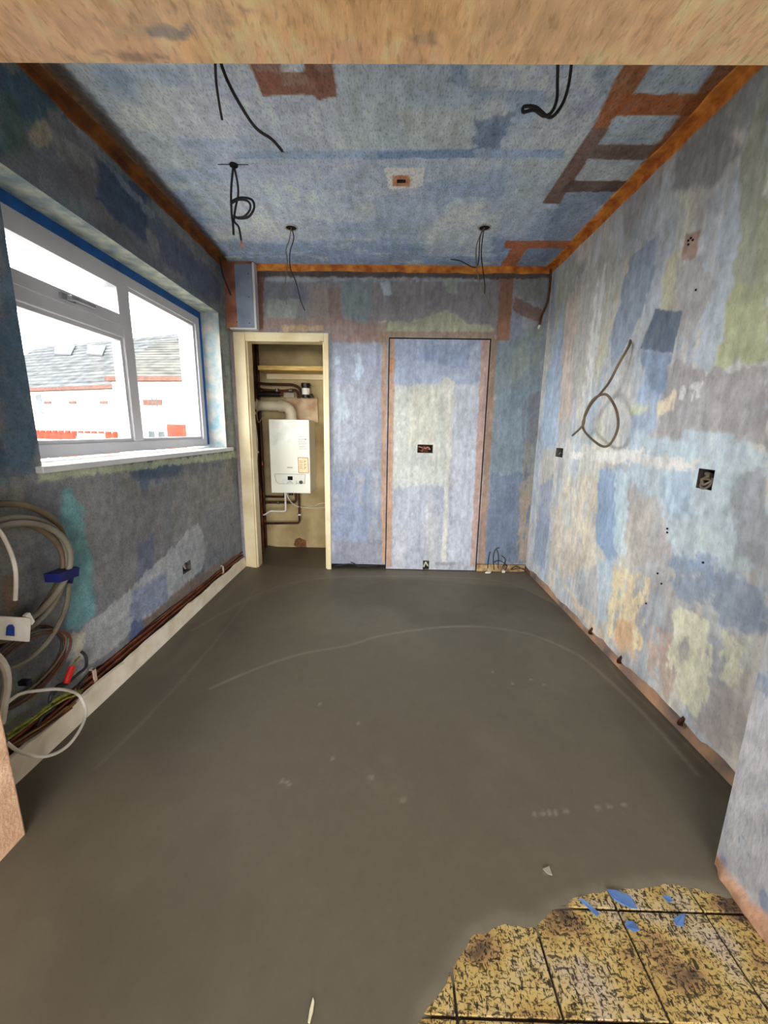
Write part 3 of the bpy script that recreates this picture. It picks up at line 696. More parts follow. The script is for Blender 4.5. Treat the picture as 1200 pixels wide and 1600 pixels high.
# ------------------------------------------------------------------ window
win = bpy.data.objects.new('window_1', None); COL.objects.link(win); struct(win)
M_upvc = mat('white_upvc', (205, 206, 212), .35, (196, 197, 204), 5, gain=.9)
M_upvc_in = mat('grey_upvc_gasket', (120, 122, 126), .5, (100, 102, 106), 8)
FY0, FY1, FZ0, FZ1 = WY0 + .004, WY1 - .03, WZ0 + .022, WZ1 - .045
XB = XW - .07
m, nt, bb = nmat('window_glass'); N = nt.nodes; L = nt.links
nt.nodes.remove(bb); tr = N.new('ShaderNodeBsdfTransparent'); gl = N.new('ShaderNodeBsdfGlossy'); gl.inputs['Roughness'].default_value = .02
tr.inputs[0].default_value = (.96, .975, .97, 1); mxs = N.new('ShaderNodeMixShader'); lw = N.new('ShaderNodeLayerWeight'); pw = N.new('ShaderNodeMath'); pw.operation = 'POWER'; pw.inputs[1].default_value = 4
L.new(lw.outputs['Facing'], pw.inputs[0]); fr = N.new('ShaderNodeMapRange'); fr.inputs[3].default_value = .035; fr.inputs[4].default_value = .5; L.new(pw.outputs[0], fr.inputs[0])
L.new(fr.outputs[0], mxs.inputs[0]); L.new(tr.outputs[0], mxs.inputs[1]); L.new(gl.outputs[0], mxs.inputs[2]); L.new(mxs.outputs[0], N['Material Output'].inputs[0]); M_glass = m
FW = .052
def frame_ring(name, y0, y1, z0, z1, wd, xf, xb, parent, matl, bev=.004):
    b = MB(); b.box((xb, y0, z0), (xf, y1, z0 + wd)); b.box((xb, y0, z1 - wd), (xf, y1, z1))
    b.box((xb, y0, z0 + wd), (xf, y0 + wd, z1 - wd)); b.box((xb, y1 - wd, z0 + wd), (xf, y1, z1 - wd))
    return b.build(name, matl, parent)
frame_ring('window_frame', FY0, FY1, FZ0, FZ1, FW, XW, XB, win, M_upvc)
MY0, MY1 = 2.185, 2.262
b = MB(); b.box((XB, MY0, FZ0 + FW), (XW - .002, MY1, FZ1 - FW)); b.build('mullion', M_upvc, win, bevel=.004)
TZ0, TZ1 = 1.640, 1.705
b = MB(); b.box((XB, FY0 + FW, TZ0), (XW - .002, MY0, TZ1)); b.build('transom', M_upvc, win, bevel=.004)
# top-hung opening light
sash = frame_ring('sash', FY0 + FW - .012, MY0 + .012, TZ1 - .012, FZ1 - FW + .014, .052, XW + .012, XB + .01, win, M_upvc)
b = MB(); b.box((XW - .04, FY0 + FW + .035, TZ1 + .035), (XW - .032, MY0 - .035, FZ1 - FW - .033)); b.build('pane', M_glass, sash)
hy = 1.80; b = MB(); b.box((XW + .012, hy - .035, TZ1 - .004), (XW + .024, hy + .045, TZ1 + .024)); b.box((XW + .024, hy - .01, TZ1 + .0), (XW + .05, hy + .014, TZ1 + .02)); b.box((XW + .036, hy - .004, TZ1 + .002), (XW + .052, hy + .125, TZ1 + .018))
b.build('window_handle', mat('grey_handle', (150, 152, 160), .4, (120, 122, 130), 10), sash, bevel=.003)
# fixed panes with beads
def fixed(y0, y1, z0, z1):
    frame_ring('glazing_bead', y0, y1, z0, z1, .018, XW - .014, XB + .01, win, M_upvc)
    b = MB(); b.box((XW - .045, y0 + .012, z0 + .012), (XW - .037, y1 - .012, z1 - .012)); b.build('pane', M_glass, win)
fixed(FY0 + FW, MY0, FZ0 + FW, TZ0); fixed(MY1, FY1 - FW, FZ0 + FW, FZ1 - FW)
b = MB(); b.box((XL + .028, WY0 - .028, WZ0 - .018), (XB, WY1, WZ0 + .008)); b.box((XL - .001, WY1 - .001, WZ0 - .018), (XL + .028, WY1 + .065, WZ0 + .008))
b.build('window_sill', M_white_paint, win, bevel=.004)
M_blue = mat('blue_masking', (20, 92, 168), .6, (14, 74, 140), 12)
b = MB(); b.box((XW - .03, FY0, FZ1 - .002), (XW + .003, WY1, WZ1 - .001)); b.build('seal_strip', M_blue, win)['label'] = 'bright blue seal strip above the window frame'
b = MB(); b.box((XW - .03, FY1, FZ0 + .01), (XW + .003, WY1 - .001, FZ1)); b.build('seal_strip', M_blue, win)

# ------------------------------------------------------------------ cupboard: casing, inside walls
tr1 = bpy.data.objects.new('trim_4', None); COL.objects.link(tr1); struct(tr1)
JX0, JX1, JZ = -1.237, -.495, 1.918
b = MB(); b.box((JX0, YB - .022, -.01), (CX0 + .0, YB + .004, JZ)); b.box((CX0 - .03, YB - .004, -.01), (CX0 + .012, YB + .10, CZ)); b.build('jamb', M_cream, tr1, bevel=.004)
b = MB(); b.box((CX1, YB - .022, -.01), (JX1, YB + .004, JZ)); b.box((CX1 - .012, YB - .004, -.01), (CX1 + .03, YB + .10, CZ)); b.build('jamb', M_cream, tr1, bevel=.004)
b = MB(); b.box((CX0, YB - .022, CZ - .012), (CX1, YB + .004, JZ)); b.box((CX0 - .02, YB + .004, CZ - .014), (CX1 + .02, YB + .10, CZ + .03)); b.build('head', M_cream, tr1, bevel=.004)
b = MB(); b.box((CX0 + .01, YB - .034, CZ - .018), (CX1 - .03, YB - .021, CZ - .006)); b.build('door_stop', M_cream, tr1)
CYB, CXL, CXR = 3.885, -1.275, -.50
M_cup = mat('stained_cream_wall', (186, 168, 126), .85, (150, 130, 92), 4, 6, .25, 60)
cb = MB(); cb.box((CXL - .1, CYB, -.05), (CXR + .05, CYB + .08, 2.3)); wcb = struct(cb.build('wall_cupboard_back', M_cup))
cb = MB(); cb.box((CXR, YB + .10, -.05), (CXR + .06, CYB, 2.3)); struct(cb.build('wall_cupboard_right', M_cup))
cb = MB(); cb.box((CXL - .08, YB + .10, -.05), (CXL, CYB, 2.3)); struct(cb.build('wall_cupboard_left', mat('shade_brown_cupboard_wall', (104, 78, 56), .9, (66, 48, 36), 5, 5)))  # dark brown puts the shading on the cupboard's left side into the wall colour
cb = MB(); cb.box((CXL - .1, YB + .10, 2.12), (CXR + .06, CYB + .05, 2.2)); struct(cb.build('ceiling_cupboard', M_cup))

# ------------------------------------------------------------------ boiler
YBF, YBB = 3.585, 3.884
tl = at(419.3, 655.3, 'Y', YBF); br = at(485.3, 770.8, 'Y', YBF); bl = at(424.3, 770, 'Y', YBF); trr = at(482.6, 655.8, 'Y', YBF)
BX0, BX1 = (tl.x + bl.x) / 2, (trr.x + br.x) / 2; BZ1, BZ0 = (tl.z + trr.z) / 2, (br.z + bl.z) / 2
def bp(u, v, y=YBF): return Vector((BX0 + (BX1 - BX0) * u, y, BZ1 + (BZ0 - BZ1) * v))
boiler = thing('boiler', 'white wall-hung boiler with a control panel inside the cupboard', 'boiler', ((BX0 + BX1) / 2, YBF + .15, BZ0))
M_boil = mat('white_enamel', (232, 234, 224), .3, (222, 224, 212), 3)
M_boil_side = M_boil
b = MB(); b.box((BX0 + .004, YBF + .012, BZ0 + .001), (BX1 - .004, YBB, BZ1)); b.build('body', M_boil, boiler, bevel=.004)
b = MB(); b.box((BX0, YBF, BZ0), (BX1, YBF + .014, BZ1)); b.build('front_cover', M_boil, boiler, bevel=.004)
M_line = mat('grey_print', (120, 122, 118), .5, (104, 106, 102), 30)
M_panel = mat('pale_control_panel', (222, 224, 216), .35, (214, 216, 208), 6)
def strip(mb, p, q, t=.003, y=.0012):
    p = Vector(p); q = Vector(q); d = (q - p).normalized(); n = Vector((0, -1, 0)).cross(d) * (t / 2)
    mb.prism([p - n, q - n, q + n, p + n], (0, -y, 0))
pan = MB().prism([bp(.10, .735), bp(.88, .735), bp(.86, .86), bp(.20, .872), bp(.13, .84)], (0, -.002, 0)).build('control_panel', M_panel, boiler)
b = MB(); P = [bp(.10, .735, YBF - .002), bp(.88, .735, YBF - .002), bp(.86, .86, YBF - .002), bp(.20, .872, YBF - .002), bp(.13, .84, YBF - .002)]
for i in range(5): strip(b, P[i], P[(i + 1) % 5])
b.build('seam', M_line, pan)
b = MB(); b.prism([bp(.43, .765), bp(.555, .765), bp(.555, .818), bp(.43, .818)], (0, -.004, 0)); b.build('display', mat('black_display', (14, 16, 18), .15, (10, 12, 14), 8), pan)
for u in (.365, .605):
    c = bp(u, .843); b = MB().cyl(c, c + Vector((0, -.016, 0)), .017, 20); b.box(c + Vector((-.003, -.022, -.015)), c + Vector((.003, -.016, .015))); b.build('dial', M_panel, pan, smooth=True)
    b = MB()
    for k in range(12):
        a = 2 * math.pi * k / 12; q = c + Vector((math.cos(a) * .024, -.0024, math.sin(a) * .024)); b.cyl(q, q + Vector((0, -.0008, 0)), .0018, 6)
    b.build('dial_scale', M_line, pan)
c = bp(.765, .845); b = MB().cyl(c, c + Vector((0, -.008, 0)), .017, 20); b.build('pressure_gauge', mat('gauge_face', (90, 92, 92), .3, (40, 42, 44), 60), pan, smooth=True)
b = MB(); strip(b, bp(.42, .846, YBF - .002), bp(.56, .846, YBF - .002), .004); strip(b, bp(.46, .832, YBF - .002), bp(.52, .832, YBF - .002), .004); b.build('button_print', M_line, pan)
b = MB()
for i in range(7): strip(b, bp(.425 + i * .02, .645), bp(.437 + i * .02, .645), .010)
b.build('name_print', M_line, boiler)
b = MB(); rr_ = random.Random(2)
for i, vv in enumerate((.222, .258, .284, .31, .325, .35, .365, .39)):
    uu = .74
    while uu < .9:
        w_ = rr_.uniform(.015, .05); strip(b, bp(uu, vv), bp(min(uu + w_, .93), vv), .0035); uu += w_ + .012
c = bp(.905, .258); b.cyl(c, c + Vector((0, -.0012, 0)), .006, 10)
b.build('instruction_print', M_line, boiler)
M_stick = mat('cream_sticker', (236, 220, 180), .6, (222, 200, 160), 40)
st = MB().prism([bp(.705, .505), bp(.955, .505), bp(.965, .715), bp(.715, .715)], (0, -.0015, 0)).build('sticker', M_stick, boiler)
st['label'] = 'cream notice sticker with a red border'
b = MB(); P = [bp(.705, .505, YBF - .0015), bp(.955, .505, YBF - .0015), bp(.965, .715, YBF - .0015), bp(.715, .715, YBF - .0015)]
for i in range(4): strip(b, P[i], P[(i + 1) % 4], .005)
b.build('sticker_border', mat('red_print', (176, 96, 80), .6, (160, 84, 70), 20), st)
b = MB()
for i, vv in enumerate((.55, .572, .60, .625, .65)):
    strip(b, bp(.74, vv, YBF - .0015), bp(.81, vv, YBF - .0015), .003)
for vv in (.56, .605, .645):
    c = bp(.88, vv, YBF - .0015); strip(b, c + Vector((-.008, 0, -.008)), c + Vector((.008, 0, .008)), .004); strip(b, c + Vector((-.008, 0, .006)), c + Vector((.008, 0, .006)), .003)
b.build('sticker_print', M_line, st)
b = MB().prism([bp(.08, .02), bp(.96, .02), bp(.96, .29), bp(.60, .30), bp(.08, .35)], (0, -.001, 0)); b.build('protective_film', mat('cloudy_film', (236, 238, 232), .18, (216, 220, 210), 12, 5, .3), boiler)

# flue
flue = thing('boiler_flue', 'white plastic flue elbow leaving the boiler top to the left', 'flue', (at(455, 655, 'Y', 3.72).x, 3.74, BZ1))
M_flue = mat('off_white_flue', (206, 198, 176), .5, (184, 172, 146), 8)
fx = at(454, 650, 'Y', 3.72).x; fz = at(430, 634, 'Y', 3.72).z
path = [(fx, 3.74, BZ1), (fx, 3.74, fz - .075)] + [(fx - .075 + .075 * math.cos(a), 3.74, fz - .075 + .075 * math.sin(a)) for a in [i * math.pi / 16 for i in range(1, 9)]]
MB().tube(path, .051, 20).build('elbow', M_flue, flue, smooth=True)
MB().tube([(fx - .075, 3.74, fz), (CXL - .02, 3.74, fz)], .046, 20).build('flue_pipe', M_flue, flue, smooth=True)
MB().tube([(fx - .07, 3.74, fz), (fx - .105, 3.74, fz)], .056, 20).build('collar', M_flue, flue, smooth=True)
MB().tube([(fx, 3.74, BZ1), (fx, 3.74, BZ1 + .02)], .055, 20).build('flange', M_flue, flue, smooth=True)
MB().tube([(CXL + .05, 3.74, fz), (CXL + .02, 3.74, fz)], [.05, .07], 20).build('wall_seal', M_flue, flue, smooth=True)

# board behind the flue
p0 = at(446, 621, 'Y', 3.87); p1 = at(497, 655, 'Y', 3.87)
b = MB(); b.box((p0.x, 3.868, p1.z - .03), (p1.x, 3.884, p0.z)); o = b.build('backing_board', mat('stained_board', (206, 184, 152), .8, (168, 136, 104), 9, 6), None, bevel=.002)
tag(o, 'stained buff board fixed to the cupboard wall behind the flue', 'board')
p0 = at(444, 614, 'Y', 3.87); p1 = at(461, 622, 'Y', 3.87)
b = MB(); b.box((p0.x, 3.84, p1.z), (p1.x, 3.884, p0.z)); tag(b.build('pipe_bracket', mat('grey_block', (176, 168, 150), .7), None, bevel=.003), 'small pale block fixed on the wall above the flue elbow', 'bracket')

# shelf
ps = at(398, 571, 'Y', 3.62); ps2 = at(505, 578, 'Y', 3.62)
sh = thing('cupboard_shelf', 'yellow plywood shelf on a batten high in the boiler cupboard', 'shelf', (-.87, 3.7, ps.z))
b = MB(); b.box((CXL + .10, 3.62, ps.z - .036), (CXR, 3.884, ps.z)); b.build('shelf_board', mat('yellow_ply', (226, 196, 120), .6, (190, 152, 84), 12, 4, stretch=(1, 6, 14)), sh, bevel=.002)
b = MB(); b.box((CXL + .10, 3.855, ps.z - .085), (CXR, 3.884, ps.z - .036)); b.build('shelf_batten', M_cream, sh, bevel=.002)

# canister (dark filter with white label)
pc = at(478, 611, 'Y', 3.80); r_c = .038
can = thing('filter_canister', 'black round filter canister with a white label above the boiler', 'filter', (pc.x, 3.80, pc.z - .075))
zt, zb = at(477, 599, 'Y', 3.80).z, at(478, 622, 'Y', 3.80).z
MB().tube([(pc.x, 3.80, zb), (pc.x, 3.80, zt - .028)], [r_c * .95, r_c * .95], 20).build('body', M_black, can, smooth=True)
MB().tube([(pc.x, 3.80, zt - .03), (pc.x, 3.80, zt)], r_c * 1.12, 20).build('cap', M_black, can, smooth=True)
MB().tube([(pc.x, 3.80, zb + .03), (pc.x, 3.80, zt - .045)], r_c * .97, 20, caps=False).build('label', M_plastic_white, can, smooth=True)
MB().tube([(pc.x + .02, 3.80, zb + .02), (pc.x + .055, 3.80, zb + .03), (pc.x + .06, 3.80, zb + .005)], .014, 10).build('valve', M_black, can, smooth=True)

# pipework in the cupboard
def pipe(name, pts, r, matl, label, cat='pipe', group=None, n=None, clips=()):
    P = [Vector(p) for p in pts]
    # rounded corners
    out = [P[0]]
    for i in range(1, len(P) - 1):
        a = (P[i - 1] - P[i]); c = (P[i + 1] - P[i]); k = min(r * 3, a.length * .45, c.length * .45)
        s_, e_ = P[i] + a.normalized() * k, P[i] + c.normalized() * k
        for t in (0, .25, .5, .75, 1): out.append(s_ * (1 - t) ** 2 + P[i] * 2 * t * (1 - t) + e_ * t * t)
    out.append(P[-1])
    if not clips:
        return tag(MB().tube(out, r, 12).build(name, matl, None, smooth=True), label, cat, group)
    root = thing(name, label, cat, tuple(P[0]), group)
    MB().tube(out, r, 12).build('tube', matl, root, smooth=True)
    for c0, c1, rr, mm in clips: MB().cyl(c0, c1, rr, 12).build('fitting', mm, root, smooth=True)
    return root
def A(u, v, y): return at(u, v, 'Y', y)
ZT = 2.10
for i, (u0, u1, y, r, mm, lab) in enumerate([
    (391, 395, 3.44, .011, M_dark_copper, 'dark upright copper pipe closest to the left cupboard jamb'),
    (397, 401, 3.56, .014, M_copper, 'bright upright copper pipe with a white clip left of the flue'),
    (400, 404, 3.70, .011, M_dark_copper, 'thin dark upright pipe second from the boiler in the cupboard corner'),
    (407, 411, 3.84, .014, M_dark_copper, 'dark upright pipe at the back left corner of the cupboard')]):
    t_ = A(u0, 540, y); q_ = A(u1, 862, y); xx = (t_.x + q_.x) / 2
    cl = [((xx, y, .75 - .1 * i), (xx, y, .78 - .1 * i), r + .006, M_dark_copper)]
    if i == 1: cl += [((xx - .02, y, 1.32), (xx + .02, y, 1.32), .012, M_plastic_white), ((xx - .02, y, .98), (xx + .03, y, .98), .01, M_plastic_white)]
    bend = .012 if i == 1 else 0
    pipe('copper_pipe', [(xx + bend, y, ZT), (xx + bend, y, 1.75), (xx - bend, y, 1.66), (xx, y, 1.0), (xx, y, -.02)], r, mm, lab, 'pipe', None, clips=cl)
for (u_, v0_, v1_, y, r, mm, lab) in ((409, 760, 864, 3.66, .012, M_copper, 'short copper riser standing left of the lowest boiler pipe'), (414, 775, 862, 3.82, .010, M_dark_copper, 'short dark riser at the back below the boiler'), (405, 650, 862, 3.60, .009, M_dark_copper, 'slim dark riser in front of the cupboard corner pipes'), (410, 660, 790, 3.72, .012, M_dark_copper, 'dark pipe length beside the left flank of the boiler')):
    x_ = (A(u_, v0_, y).x + A(u_, v1_, y).x) / 2; zt_ = A(u_, v0_, y).z; zb_2 = max(A(u_, v1_, y).z, .0)
    pipe('copper_pipe', [(x_, y, zt_), (x_, y, zb_2 - .02)], r, mm, lab, clips=[((x_, y, (zt_ + zb_2) / 2), (x_, y, (zt_ + zb_2) / 2 + .03), r + .006, M_copper)])
tag(cable('control_wire', [A(395, 640, 3.46), A(402, 690, 3.46), A(400, 760, 3.46), A(405, 790, 3.46), A(403, 810, 3.46)], .004, M_cable_white), 'thin pale wire dangling between the upright cupboard pipes', 'cable')
tag(cable('control_wire', [A(407, 625, 3.48), A(401, 640, 3.48), A(404, 660, 3.48), A(412, 648, 3.5)], .0045, M_cable_taupe), 'looped taupe wire beside the flue end in the cupboard', 'cable')
xx = A(394, 720, 3.50).x
b = MB().tube([(xx - .012, 3.52, .82), (xx - .012, 3.52, 1.22)], .02, 12); tag(b.build('pipe_lagging', mat('orange_brown_lagging', (150, 84, 48), .8, (104, 56, 34), 14), None, smooth=True), 'orange-brown sleeve around a pipe beside the cupboard jamb', 'sleeve')
# horizontal runs above the flue
pipe('copper_pipe', [A(398, 597, 3.80), A(412, 600, 3.80), A(458, 601, 3.80), A(469, 606, 3.80), A(469, 622, 3.80)], .012, M_dark_copper, 'upper dark pipe bending down beside the black canister')
pipe('copper_pipe', [A(397, 604, 3.79), A(410, 609, 3.79), A(440, 611, 3.79), A(464, 609, 3.79), A(466, 622, 3.79)], .011, M_dark_copper, 'lower dark pipe running just under the upper pipe above the flue', clips=[(A(430, 610, 3.79), A(436, 610.4, 3.79), .017, M_copper), (A(452, 610, 3.79), A(457, 610, 3.79), .017, M_steel)])
q0, q1 = A(404, 611, 3.78), A(438, 621, 3.78)
vb = thing('valve_body', 'black valve body with brass ends lying above the flue pipe', 'valve', tuple(q0))
MB().cyl((q0.x, 3.775, (q0.z + q1.z) / 2), (q1.x, 3.775, (q0.z + q1.z) / 2), .024, 14).build('body', M_black, vb, smooth=True)
MB().cyl((q1.x - .03, 3.775, (q0.z + q1.z) / 2), (q1.x - .03, 3.775, q0.z + .028), .010, 10).build('stem', M_steel, vb, smooth=True)
MB().cyl((q1.x, 3.775, (q0.z + q1.z) / 2), (q1.x + .03, 3.775, (q0.z + q1.z) / 2), .014, 12).build('union', M_copper, vb, smooth=True)
# under the boiler
zu = BZ0 - .0005
pipe('copper_pipe', [(A(446, 776, 3.80).x, 3.78, zu), (A(446, 776, 3.80).x, 3.78, A(440, 776, 3.8).z), A(412, 776, 3.80), (A(412, 776, 3.8).x - .07, 3.80, A(412, 776, 3.8).z)], .010, M_dark_copper, 'highest dark pipe below the boiler running left to the corner')
pipe('copper_pipe', [(A(463, 785, 3.78).x, 3.76, zu), A(463, 785, 3.76), A(414, 785, 3.76), A(407, 790, 3.76), A(405, 806, 3.76)], .012, M_dark_copper, 'thick dark pipe below the boiler with a pale union ring', clips=[(A(434, 785.2, 3.76), A(436, 785.2, 3.76), .018, M_steel)])
pipe('copper_pipe', [(A(468, 800, 3.80).x, 3.80, zu), A(468, 817.5, 3.80), A(410, 818, 3.80)], .010, M_dark_copper, 'lowest dark pipe dropping from the boiler and turning left', clips=[(A(468, 803, 3.80), A(468, 805, 3.80), .018, M_plastic_white)])
pipe('condensate_pipe', [(A(446, 780, 3.72).x, 3.72, zu), A(446.5, 799, 3.72), A(421, 798.5, 3.72), A(415, 804, 3.72), A(407, 805, 3.72)], .009, M_plastic_white, 'thin white plastic drain pipe with elbows below the boiler')
b = MB().cyl((A(455, 775, 3.74).x, 3.74, zu), (A(455, 775, 3.74).x, 3.74, zu - .045), .02, 14); tag(b.build('boiler_connector', M_black, None, smooth=True), 'black connector stub under the middle of the boiler', 'connector')
cable('power_flex', [(A(447, 773, 3.70).x, 3.70, zu - .006), A(452, 781, 3.72), A(462, 790, 3.76), A(475, 793, 3.84), A(492, 793.5, 3.872), A(512, 793.2, 3.872)], .005, M_cable_white)
tag(bpy.data.objects['power_flex'], 'white flex curving from the boiler underside to the right wall', 'cable')
cable('power_flex.001', [A(480, 792, 3.876), A(492, 790, 3.876), A(500, 786.5, 3.876), A(510, 786, 3.876)], .0025, M_cable_white)
tag(bpy.data.objects['power_flex.001'], 'fine white wire stapled on the cupboard wall right of the boiler', 'cable')
# broken plaster at the foot of the cupboard wall
b = MB(); pts = [A(459, 852, CYB), A(462, 842, CYB), A(468, 840, CYB), A(474, 843, CYB), A(478, 844, CYB), A(479, 856, CYB), A(470, 858, CYB)]
b.prism(pts, (0, -.003, 0)); b.build('broken_plaster', mat('exposed_brown_plaster', (128, 84, 50), .9, (86, 54, 34), 25), wcb)

# ------------------------------------------------------------------ boxing in the top left corner of the back wall
b0 = A(362, 412, 3.19); b1 = A(398, 511, 3.19)
bx = thing('pipe_boxing', 'grey-blue board boxing with dark screws in the ceiling corner above the cupboard', 'boxing', (-1.14, YB, b1.z))
M_boxing = mat('blue_grey_board', (150, 160, 178), .7, (116, 128, 150), 5, 5, .1)
b = MB(); b.box((XL + .002, 3.215, b1.z - .005), (b1.x + .008, YB, ZC)); b.build('carcass', mat('pink_filler', (176, 122, 96), .85, (132, 84, 66), 10, 5, .3), bx)
b = MB(); b.box((b0.x + .012, 3.205, b1.z), (b1.x, 3.215, ZC - .02)); b.build('front_board', M_boxing, bx, bevel=.002)
b = MB(); b.box((b1.x - .004, 3.2, b1.z - .012), (b1.x + .012, YB, ZC - .01)); b.box((XL + .03, 3.2, b1.z - .014), (b1.x, YB, b1.z - .002)); b.build('edge_bead', M_white_paint, bx, bevel=.002)
for (u, v) in ((388, 428), (389, 464), (390, 505), (358 + 2, 503)):
    p = A(max(u, 370), v, 3.205); MB().cyl((p.x, 3.205, p.z), (p.x, 3.203, p.z), .004, 8).build('screw', M_dark, bx)
tag(cable('dropped_cable', [(XL + .03, 3.10, ZC - .02), (XL + .035, 3.11, 2.28), A(361, 462, 3.12)], .006, M_cable_black), 'short dark cable hanging in the left corner beside the grey boxing', 'cable')

# ------------------------------------------------------------------ electrical boxes sunk in the walls
def back_box(name, label, wall, s0, s1, z0, z1, wires):
    """galvanised box, open to the room; wall is 'X+','X-' or 'Y+'"""
    d = .045; th = .003
    root = thing(name, label, 'electrical box')
    def W(s, z, dep):
        if wall == 'X+': return (XR + dep, s, z)
        if wall == 'X-': return (XL - dep, s, z)
        return (s, YB + .004 + dep, z)
    c = W((s0 + s1) / 2, z0, 0); root.location = c
    b = MB(); b.box(W(s0, z0, d), W(s1, z1, d + th)); b.build('back_plate', M_dark, root)
    for nm, (a0, a1, c0, c1) in (('side', (s0 - th, s0, z0, z1)), ('side', (s1, s1 + th, z0, z1)), ('side', (s0, s1, z0 - th, z0)), ('side', (s0, s1, z1, z1 + th))):
        b = MB(); b.box(W(a0, c0, .001), W(a1, c1, d)); b.build(nm, M_steel, root)
    rnd = random.Random(len(label))
    for mm, r in wires:
        P = [W(rnd.uniform(s0, s1), z0 + (z1 - z0) * rnd.uniform(.2, .9), d - .004)]
        for k in range(3): P.append(W(s0 + (s1 - s0) * rnd.uniform(.15, .85), z0 + (z1 - z0) * rnd.uniform(.15, .85), d * rnd.uniform(.15, .7)))
        MB().tube(spline(P, 7), r, 6).build('wire', mm, root, smooth=True)
    return root
M_brown = mat('brown_wire', (104, 62, 44), .5, (78, 44, 32), 20)
M_red = mat('red_sleeve', (196, 28, 26), .5, (160, 20, 20), 10)
M_pinkw = mat('pink_wire', (206, 160, 140), .5, (160, 90, 76), 20)
M_gy = mat('green_yellow_earth', (150, 150, 60), .5, (88, 96, 40), 60)
y0, y1, z0, z1 = RH[0]; bb_ = back_box('back_box', 'larger open metal back box with a coiled grey cable, right wall', 'X+', y0, y1, z0, z1, [(M_cable_grey, .006), (M_cable_grey, .006), (M_cable_black, .004)])
cc = Vector((XR + .012, (y0 + y1) / 2 + .004, (z0 + z1) / 2 - .012))
MB().tube([cc + Vector((.01 * math.sin(a), .024 * math.cos(a), .024 * math.sin(a))) for a in [i * 2 * math.pi / 24 for i in range(24)]], .005, 8, closed=True).build('cable_coil', M_cable_grey, bb_, smooth=True)
y0, y1, z0, z1 = RH[1]; back_box('back_box', 'small open metal back box low by the far end of the right wall', 'X+', y0, y1, z0, z1, [(M_cable_grey, .005), (M_cable_black, .005)])
back_box('back_box', 'open metal back box low on the window wall below the sill', 'X-', 2.295, 2.395, .29, .355, [(M_cable_white, .005), (M_pinkw, .004)])
back_box('back_box', 'open back box with brown wires in the middle of the blocked doorway', 'Y+', sx0, sx1, sz0, sz1, [(M_pinkw, .006), (M_brown, .006), (M_pinkw, .004), (M_brown, .006)])
back_box('back_box', 'small back box at floor level in the blocked doorway', 'Y+', .303, .352, .008, .085, [(M_cable_white, .007), (M_cable_white, .006), (M_gy, .004)])

# ------------------------------------------------------------------ ceiling cables
def CE(u, v, z): return at(u, v, 'Z', z)
tag(cable('ceiling_cable', [CE(336, 92, 2.395), CE(338, 130, 2.36), CE(343, 165, 2.33), CE(347, 187, 2.31)], .0045, M_cable_black), 'short straight dark cable hanging near the lintel, upper left ceiling', 'cable')
cc_ = thing('ceiling_cable', 'long curved dark cable hanging from the ceiling beside the brown stain', 'cable', tuple(CE(343, 92, 2.395)))
cable('sheath', [CE(343, 92, 2.395), CE(355, 125, 2.35), CE(376, 165, 2.30), CE(400, 200, 2.28), CE(425, 218, 2.27), CE(441, 236, 2.26)], .0055, M_cable_black, cc_)
cable('copper_core', [CE(441, 236, 2.26), CE(444, 238, 2.257)], .002, M_copper, cc_)
# cluster with a knot and bare ends
h0 = CE(365, 257, ZC)
cl = thing('cable_cluster', 'knotted dark cables with bare copper ends hanging from a ceiling hole', 'cable', (h0.x, h0.y, ZC))
def H(u, v, dy=0): return at(u, v, 'Y', h0.y + dy)
cable('cable', [h0, H(362, 285), H(361, 310, .01), H(362, 335, .0), H(364, 350), H(365, 367)], .0055, M_cable_black, cl)
cable('cable', [h0, H(371, 285, .01), H(372, 305, .02), H(368, 325, .02), H(366, 345, .01), H(373, 355, .01), H(377, 376, .01)], .005, M_cable_black, cl)
cable('loop', [H(362, 315, .02), H(375, 309, .03), H(393, 312, .03), H(397, 325, .03), H(388, 339, .03), H(372, 341, .02), H(365, 336, .0)], .0055, M_cable_black, cl)
cable('loop', [H(361, 318, .0), H(374, 312, .01), H(388, 315, .01), H(391, 326, .01), H(382, 338, .01), H(368, 340, .01)], .005, M_cable_black, cl)
for k, (u, v) in enumerate(((374, 388), (378, 391), (381, 390), (384, 386))):
    cable('bare_wire', [H(377, 375, .01), H(377 + (u - 377) * .5, 382, .01), H(u, v, .012 + .004 * k)], .002, M_pinkw, cl, 5, 6)
b = MB().cyl((h0.x, h0.y, ZC - .001), (h0.x, h0.y, ZC - .006), .02, 14); b.build('hole_rim', M_dark, cl)
b = MB(); b.box((h0.x - .075, h0.y - .003, ZC - .001), (h0.x + .07, h0.y + .002, ZC)); b.build('cut_line', M_dark, cl)
# right-hand hanging loop
cr_ = thing('ceiling_cable', 'dark twin cable hanging in a folded loop, right of the ceiling centre', 'cable', tuple(CE(880, 96, 2.395)))
y_ = CE(880, 100, 2.39).y
def K(u, v, dy=0): return at(u, v, 'Y', y_ + dy)
cable('cable', [CE(872, 90, 2.395), K(871, 125), K(870, 155), K(862, 175), K(850, 181), K(835, 172), K(818, 175), K(817, 168)], .0055, M_cable_black, cr_)
cable('cable', [CE(894, 90, 2.395), K(889, 130, .01), K(880, 160, .01), K(866, 180, .01), K(855, 182, .01), K(838, 168, .01), K(822, 166, .01), K(817, 168, .01)], .0055, M_cable_black, cr_)
